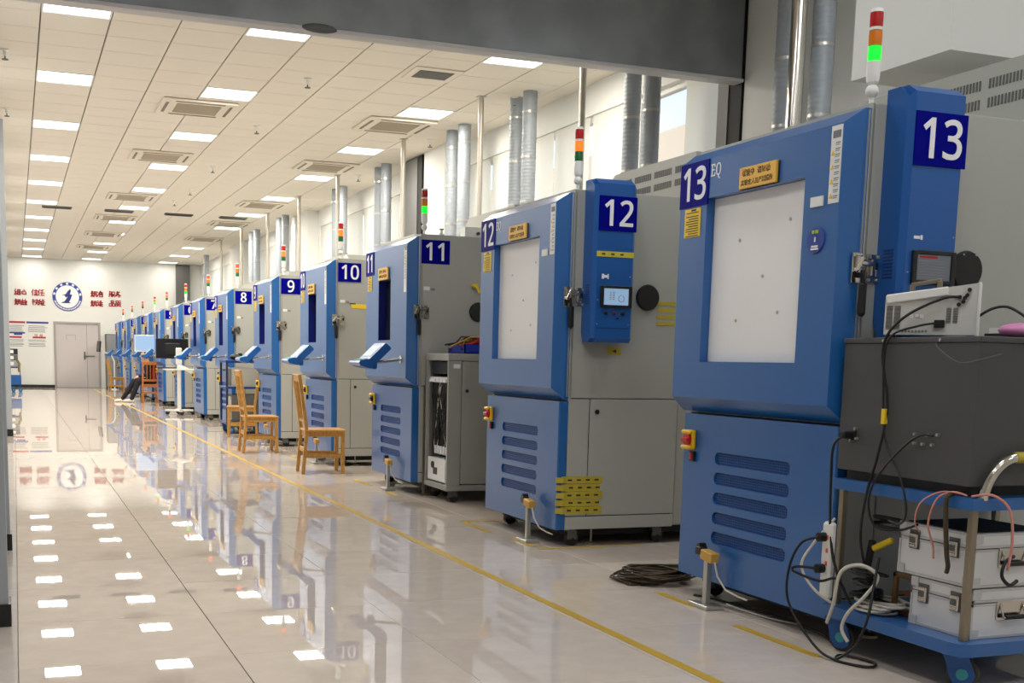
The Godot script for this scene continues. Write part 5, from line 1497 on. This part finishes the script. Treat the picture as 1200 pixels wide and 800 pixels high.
func far_furniture() -> void:
	# shelf trolley between chambers 9 and 8
	var t := thing("shelf_trolley", "dark blue three-tier shelf trolley between chambers 8 and 9", "trolley", Vector3(3.06, 0, -18.35))
	put("shelf", sm("st1", func(mb): mb.span(0, 0.62, 1.10, 1.14, -0.6, 0, 0.006)), M.blue_dark, t)
	put("shelf", sm("st2", func(mb): mb.span(0, 0.62, 0.70, 0.735, -0.6, 0, 0.006)), M.blue_dark, t)
	put("shelf", sm("st3", func(mb): mb.span(0, 0.62, 0.15, 0.19, -0.6, 0, 0.006)), M.blue_dark, t)
	for q in [[0.02, -0.58], [0.02, -0.02], [0.6, -0.58], [0.6, -0.02]]:
		var p := put("post", sm("stpost", func(mb): mb.span(-0.015, 0.015, 0.15, 1.14, -0.015, 0.015)), mat("post_blue", c8(24, 34, 60), 0.5), t)
		p.position = Vector3(q[0], 0, q[1])
	for q in [[0.06, -0.52], [0.06, -0.07], [0.55, -0.07], [0.55, -0.52]]:
		platform_caster(t, Vector3(q[0], 0, q[1]), 0.0)
	var b := thing("instrument_case", "grey instrument box on the middle shelf of the blue shelf trolley", "box", Vector3(3.16, 0.735, -18.4))
	put("housing", slab(0, 0.45, 0, 0.29, -0.45, 0), M.grey_paint, b)
	put("front", slab(-0.008, 0, 0.02, 0.27, -0.42, -0.03), M.grey_dark, b)
	var b2 := thing("instrument_case", "grey case on the bottom shelf of the blue shelf trolley", "box", Vector3(3.16, 0.19, -18.4))
	put("housing", slab(0, 0.45, 0, 0.42, -0.45, 0), M.grey_dark, b2)
	put("front", slab(-0.008, 0, 0.03, 0.39, -0.42, -0.03), M.grey_paint, b2)
	var tl := MB.new()
	tl.ell(Vector3(0, 0.05, 0), Vector3(0.09, 0.05, 0.08), 10)
	tl.cyl(Vector3(0.1, 0, -0.1), Vector3(0.1, 0.11, -0.1), 0.035, -1.0, 10)
	tag(put("tool_heap", tl, M.black_plastic, self), "small dark tools on top of the blue shelf trolley", "tools").position = Vector3(3.23, 1.14, -18.5)
	# computer stand with a black monitor seen from behind
	var s := thing("computer_stand", "white mobile computer stand carrying a wide black monitor, standing before a distant chamber", "computer stand", Vector3(3.12, 0, -24.4))
	put("monitor", sm("monback", func(mb):
		mb.box(Vector3(-0.12, 1.33, -0.06), Vector3(0.66, 0.40, 0.035), 0.008, Basis(Vector3.UP, 0.12))
		mb.box(Vector3(-0.12, 1.33, -0.035), Vector3(0.3, 0.22, 0.04), 0.01)), M.black_plastic, s)
	put("column", sm("moncol", func(mb):
		mb.box(Vector3(0.0, 1.18, 0.02), Vector3(0.12, 0.34, 0.06), 0.015)
		mb.span(-0.035, 0.035, 0.1, 1.05, -0.03, 0.03, 0.006)
		mb.bar(Vector3(0, 1.0, 0), Vector3(0.25, 0.86, 0.1), 0.08, 0.06)), M.white_plastic, s)
	put("tray", sm("montray", func(mb): mb.span(-0.3, 0.3, 0.90, 0.93, -0.2, 0.15, 0.006)), M.white_plastic, s)
	put("keyboard", sm("monkey", func(mb): mb.span(-0.42, -0.05, 0.93, 0.955, -0.15, 0.05, 0.004)), M.black_plastic, s)
	put("base", sm("monbase", func(mb):
		mb.span(-0.28, 0.28, 0.07, 0.11, -0.04, 0.04, 0.01); mb.span(-0.04, 0.04, 0.07, 0.11, -0.28, 0.28, 0.01)), M.white_plastic, s)
	for q in [[-0.25, 0.0], [0.25, 0.0], [0.0, 0.25], [0.0, -0.25]]:
		caster(s, Vector3(q[0], 0, q[1]), 0.04)
	# lit monitor on its own stand behind the seated person
	var lm := thing("monitor_stand", "bright lit monitor on an arm stand above the seated person", "monitor", Vector3(3.06, 0, -30.28))
	put("monitor", sm("litmon", func(mb): mb.box(Vector3(0, 1.475, 0), Vector3(0.52, 0.42, 0.04), 0.006)), M.white_plastic, lm)
	put("screen", sm("litscr", func(mb): mb.box(Vector3(-0.005, 1.48, 0.021), Vector3(0.475, 0.365, 0.004))), M.monitor_lit, lm)
	put("column", sm("litcol", func(mb):
		mb.span(0.41, 0.45, 0.03, 1.4, -0.02, 0.02, 0.004)
		mb.span(0.0, 0.44, 1.36, 1.40, -0.05, -0.02, 0.004)), M.grey_dark, lm)
	put("base", sm("litbase", func(mb): mb.lathe(Vector3(0.43, 0, 0), [Vector2(0.0, 0.0), Vector2(0.13, 0.0), Vector2(0.125, 0.02), Vector2(0.03, 0.04), Vector2(0.0, 0.04)], 20)), M.grey_dark, lm)
	# tall grey cabinet, small monitor on a wall arm by the door
	var gc := thing("grey_cabinet", "tall plain grey cabinet against the end wall beside the door", "cabinet", Vector3(3.0, 0, -42.95))
	put("body", slab(0, 0.36, 0.06, 1.88, -0.42, 0.35), M.grey_dark, gc)
	put("door", slab(0.01, 0.35, 0.1, 1.85, 0.35, 0.365), mat("cab_grey", c8(140, 143, 146), 0.5), gc)
	put("plinth", slab(0.01, 0.35, 0, 0.06, -0.4, 0.33), M.gap_black, gc)
	put("handle", slab(0.3, 0.32, 0.9, 1.05, 0.365, 0.38), M.steel, gc)
	var am := thing("arm_monitor", "small black monitor on a bent white arm reaching out by the end door", "monitor", Vector3(2.68, 0, -41.6))
	put("monitor", sm("armmon", func(mb): mb.box(Vector3(0, 1.44, 0), Vector3(0.05, 0.36, 0.5), 0.008, Basis(Vector3.BACK, -0.1) * Basis(Vector3.UP, 0.12))), M.black_plastic, am)
	put("arm", sm("armarm", func(mb):
		mb.tube([Vector3(0.02, 1.40, -0.1), Vector3(0.10, 1.36, -0.1), Vector3(0.15, 1.25, -0.1), Vector3(0.3, 1.22, -0.1), Vector3(0.42, 1.12, -0.1), Vector3(0.5, 0.95, -0.1), Vector3(0.5, 0.02, -0.1)], 0.022, 8)
		mb.cyl(Vector3(0.5, 0, -0.1), Vector3(0.5, 0.03, -0.1), 0.16, -1.0, 18)), M.white_plastic, am)
	# trolley by the left wall at the far end
	var lt := thing("tool_trolley", "small blue tool trolley below the notices at the far left", "trolley", Vector3(0.02, 0, -38.2))
	put("bin", sm("ltbin", func(mb): mb.box(Vector3(0, 0.36, 0), Vector3(0.32, 0.30, 0.5), 0.02)), M.blue_side, lt)
	put("shelf", sm("ltshelf", func(mb): mb.box(Vector3(-0.02, 0.74, 0), Vector3(0.3, 0.04, 0.5), 0.006)), M.blue_dark, lt)
	put("post", sm("ltpost", func(mb):
		for q in [[-0.14, -0.22], [0.13, -0.22], [-0.14, 0.22], [0.13, 0.22]]: mb.span(q[0] - 0.012, q[0] + 0.012, 0.2, 0.78, q[1] - 0.012, q[1] + 0.012)), M.grey_dark, lt)
	for q in [[-0.1, 0.2], [0.1, 0.2], [-0.1, -0.2], [0.1, -0.2]]:
		platform_caster(lt, Vector3(q[0], 0, q[1]), 0.0)
	var names := [["meter_box", "grey meter stacked lowest on the tool trolley", 0.76, 0.24, "grey_paint"], ["meter_box", "beige meter in the middle of the stack on the tool trolley", 0.94, 0.2, "grey_dark"], ["meter_box", "dark meter on top of the stack on the tool trolley", 1.12, 0.16, "black_plastic"]]
	for q in names:
		var mbx := thing(q[0], q[1], "meter", Vector3(-0.04, q[2], -38.15), 0.0, "meters stacked on the tool trolley")
		put("housing", slab(-0.12, 0.14, 0, 0.175, -q[3] / 2, q[3] / 2), M[q[4]], mbx)
		put("dial", slab(-0.08, 0.02, 0.04, 0.14, q[3] / 2, q[3] / 2 + 0.006), M.plate_white, mbx)
	var rg := MB.new()
	rg.tube([Vector3(0.08, 0.95, -38.0), Vector3(0.14, 0.85, -37.95), Vector3(0.12, 0.70, -37.93), Vector3(0.13, 0.6, -37.93)], 0.035, 8)
	tag(put("rag", rg, mat("rag_olive", c8(120, 104, 60), 0.8), self), "olive cloth hanging over the tool trolley", "cloth")

func small_things() -> void:
	# small fittings standing on the roofs of the chambers
	var fb := thing("junction_box", "small white junction box on the roof of chamber 11", "box", Vector3(3.86, 2.292, -9.98))
	put("housing", slab(-0.09, 0.09, 0, 0.085, -0.06, 0.06), M.white_plastic, fb)
	put("gland", sm("gland", func(mb): mb.cyl(Vector3(0.03, 0.03, 0.06), Vector3(0.03, 0.03, 0.085), 0.014, -1.0, 10)), M.black_plastic, fb)
	for q in [[3.56, -9.95, "small white air valve on the roof edge next to the junction box"], [3.46, -12.78, "small white air valve on the roof of the chamber behind the nearest chair"]]:
		var h := thing("air_valve", q[2], "valve", Vector3(q[0], 2.29, q[1]))
		put("body", sm("valve", func(mb):
			mb.lathe(Vector3.ZERO, [Vector2(0.0, 0.0), Vector2(0.025, 0.0), Vector2(0.025, 0.02), Vector2(0.012, 0.03), Vector2(0.012, 0.05), Vector2(0.0, 0.05)], 12)), M.white_plastic, h)
		put("knob", sm("valvek", func(mb): mb.box(Vector3(0, 0.056, 0), Vector3(0.04, 0.012, 0.016), 0.003)), M.worn_steel, h)

# ---------------------------------------------------------------- the seated person
func smin(a: float, b: float, k: float) -> float:
	var h := clampf(0.5 + 0.5 * (b - a) / k, 0.0, 1.0)
	return lerpf(b, a, h) - k * h * (1.0 - h)

func nets(mb: MB, bones: Array, cell: float, k: float) -> void:
	# surface nets over a union of tapered capsules [p, q, rp, rq]
	var val := {}
	var lo := Vector3.INF
	for b in bones:
		for e in 2: lo = lo.min(b[e] - Vector3.ONE * (b[2 + e] + 3 * cell))
	var field := func(p: Vector3) -> float:
		var d := 1e3
		for b in bones:
			var ab: Vector3 = b[1] - b[0]
			var t := clampf((p - b[0]).dot(ab) / maxf(ab.length_squared(), 1e-9), 0.0, 1.0)
			d = smin(d, p.distance_to(b[0] + ab * t) - lerpf(b[2], b[3], t), k)
		return d
	for b in bones:
		var r: float = maxf(b[2], b[3]) + 2.0 * cell
		var mn: Vector3i = Vector3i(((b[0].min(b[1]) - Vector3.ONE * r - lo) / cell).floor())
		var mx: Vector3i = Vector3i(((b[0].max(b[1]) + Vector3.ONE * r - lo) / cell).ceil())
		var ab: Vector3 = b[1] - b[0]
		for x in range(mn.x, mx.x + 1):
			for y in range(mn.y, mx.y + 1):
				for z in range(mn.z, mx.z + 1):
					var key := Vector3i(x, y, z)
					if val.has(key): continue
					var p := lo + Vector3(key) * cell
					var t := clampf((p - b[0]).dot(ab) / maxf(ab.length_squared(), 1e-9), 0.0, 1.0)
					if absf(p.distance_to(b[0] + ab * t) - lerpf(b[2], b[3], t)) > 2.5 * cell + k: continue
					val[key] = field.call(p)
	var vert := {}
	var corner := [Vector3i(0, 0, 0), Vector3i(1, 0, 0), Vector3i(0, 1, 0), Vector3i(1, 1, 0), Vector3i(0, 0, 1), Vector3i(1, 0, 1), Vector3i(0, 1, 1), Vector3i(1, 1, 1)]
	var edges := [[0, 1], [2, 3], [4, 5], [6, 7], [0, 2], [1, 3], [4, 6], [5, 7], [0, 4], [1, 5], [2, 6], [3, 7]]
	for c in val:
		var ok := true
		var vs: Array = []
		for o in corner:
			if not val.has(c + o):
				ok = false
				break
			vs.append(val[c + o])
		if not ok: continue
		var sum := Vector3.ZERO
		var cnt := 0
		for e in edges:
			var a: float = vs[e[0]]
			var b2: float = vs[e[1]]
			if (a < 0.0) != (b2 < 0.0):
				sum += Vector3(corner[e[0]]).lerp(Vector3(corner[e[1]]), a / (a - b2))
				cnt += 1
		if cnt > 0: vert[c] = lo + (Vector3(c) + sum / cnt) * cell
	var nrm := {}
	for c in vert:
		var p: Vector3 = vert[c]
		var h := cell * 0.5
		nrm[c] = Vector3(field.call(p + Vector3(h, 0, 0)) - field.call(p - Vector3(h, 0, 0)), field.call(p + Vector3(0, h, 0)) - field.call(p - Vector3(0, h, 0)), field.call(p + Vector3(0, 0, h)) - field.call(p - Vector3(0, 0, h))).normalized()
	for c in val:
		for ax in 3:
			var d := Vector3i.ZERO
			d[ax] = 1
			if not val.has(c + d): continue
			if (val[c] < 0.0) == (val[c + d] < 0.0): continue
			var u := Vector3i.ZERO
			u[(ax + 1) % 3] = 1
			var w := Vector3i.ZERO
			w[(ax + 2) % 3] = 1
			var q := [c - u - w, c - w, c, c - u]
			var all := true
			for x in q:
				if not vert.has(x): all = false
			if not all: continue
			mb.tri3(vert[q[0]], vert[q[1]], vert[q[2]], nrm[q[0]], nrm[q[1]], nrm[q[2]])
			mb.tri3(vert[q[0]], vert[q[2]], vert[q[3]], nrm[q[0]], nrm[q[2]], nrm[q[3]])

func seated_person() -> void:
	# sits sideways on the reddish chair, facing -x, legs stretched out
	var root := thing("person", "person in black seated sideways on the reddish chair, legs stretched out", "person", Vector3(3.19, 0, -30.70))
	var hip := Vector3(0.05, 0.55, 0)
	var chest := Vector3(0.0, 0.86, 0)
	var neck := Vector3(-0.06, 1.03, 0)
	var head := Vector3(-0.12, 1.16, 0)
	var body: Array = [[hip + Vector3(0, 0, 0.07), hip - Vector3(0, 0, 0.07), 0.12, 0.12], [hip + Vector3(0, 0.05, 0), chest, 0.125, 0.13], [chest + Vector3(0, 0.06, 0.13), chest + Vector3(0, 0.06, -0.13), 0.075, 0.075], [neck, head, 0.052, 0.05], [chest, neck, 0.10, 0.055]]
	var legs: Array = []
	for s in [-1.0, 1.0]:
		var knee := Vector3(-0.33 + 0.04 * s, 0.52, s * 0.10)
		var ankle := Vector3(-0.55 + 0.10 * s, 0.085, s * 0.09)
		legs.append([hip + Vector3(0, -0.02, s * 0.09), knee, 0.082, 0.06])
		legs.append([knee, ankle, 0.058, 0.042])
		var elbow := Vector3(-0.04, 0.70, s * 0.22)
		var wrist := Vector3(-0.25, 0.655, s * 0.12)
		body.append([chest + Vector3(-0.01, 0.06, s * 0.17), elbow, 0.05, 0.042])
		body.append([elbow, wrist, 0.042, 0.03])
	var whole := MB.new()
	var all: Array = body.duplicate()
	all.append_array(legs)
	# head: skull, jaw, nose, ears
	all.append([head + Vector3(0.01, 0.045, 0), head + Vector3(0.01, 0.02, 0), 0.088, 0.085])
	all.append([head + Vector3(-0.05, -0.03, 0), head + Vector3(-0.03, -0.05, 0), 0.04, 0.045])
	nets(whole, all, 0.016, 0.03)
	var fine: Array = []
	fine.append([head + Vector3(-0.085, 0.02, 0), head + Vector3(-0.105, -0.008, 0), 0.010, 0.014])
	for s in [-1.0, 1.0]:
		fine.append([head + Vector3(0.01, 0.03, s * 0.088), head + Vector3(0.01, -0.01, s * 0.088), 0.012, 0.009])
		var wr := Vector3(-0.25, 0.655, s * 0.12)
		fine.append([wr, wr + Vector3(-0.07, -0.03, -s * 0.02), 0.026, 0.03])
		for f in 4:
			var kn := wr + Vector3(-0.075, -0.03, -s * (0.02) + (f - 1.5) * 0.019)
			var mid := kn + Vector3(-0.035 - 0.004 * (f % 2), -0.012, 0)
			fine.append([kn, mid, 0.0095, 0.0085])
			fine.append([mid, mid + Vector3(-0.015, -0.026, 0), 0.0085, 0.0075])
		var th := wr + Vector3(-0.03, -0.01, -s * 0.045)
		fine.append([wr + Vector3(-0.02, -0.012, -s * 0.03), th, 0.012, 0.01])
		fine.append([th, th + Vector3(-0.035, -0.008, 0.0), 0.01, 0.008])
	nets(whole, fine, 0.006, 0.006)
	put("body", whole, M.skin, root)
	var inflate := func(list: Array, g: float) -> Array:
		var o: Array = []
		for b in list: o.append([b[0], b[1], b[2] + g, b[3] + g])
		return o
	var top := MB.new()
	nets(top, inflate.call([body[0], body[1], body[2], body[5], body[6], body[7], body[8], [chest, neck - Vector3(-0.01, 0.05, 0), 0.10, 0.06]], 0.010), 0.02, 0.03)
	put("jacket", top, M.trouser, root)
	var tro := MB.new()
	nets(tro, inflate.call(legs + [body[0]], 0.013), 0.02, 0.03)
	put("trousers", tro, M.trouser, root)
	var hr := MB.new()
	nets(hr, [[head + Vector3(0.03, 0.055, 0), head + Vector3(0.04, 0.0, 0), 0.088, 0.075], [head + Vector3(-0.03, 0.095, 0), head + Vector3(0.02, 0.08, 0), 0.05, 0.07]], 0.014, 0.02)
	put("hair", hr, M.hair, root)
	var face := MB.new()
	for s in [-1.0, 1.0]: face.ell(head + Vector3(-0.074, 0.03, s * 0.032), Vector3(0.008, 0.008, 0.013), 8)
	face.box(head + Vector3(-0.088, -0.036, 0), Vector3(0.006, 0.006, 0.04), 0.002)
	put("eyes_and_mouth", face, M.hair, root)
	for s in [-1.0, 1.0]:
		var sh := MB.new()
		var a := Vector3(-0.55 + 0.10 * s, 0.0, s * 0.09)
		nets(sh, [[a + Vector3(0.03, 0.05, 0), a + Vector3(-0.12, 0.042, 0), 0.045, 0.036], [a + Vector3(-0.12, 0.042, 0), a + Vector3(-0.18, 0.036, 0), 0.038, 0.03]], 0.014, 0.02)
		put("shoe", sh, M.shoe, root)
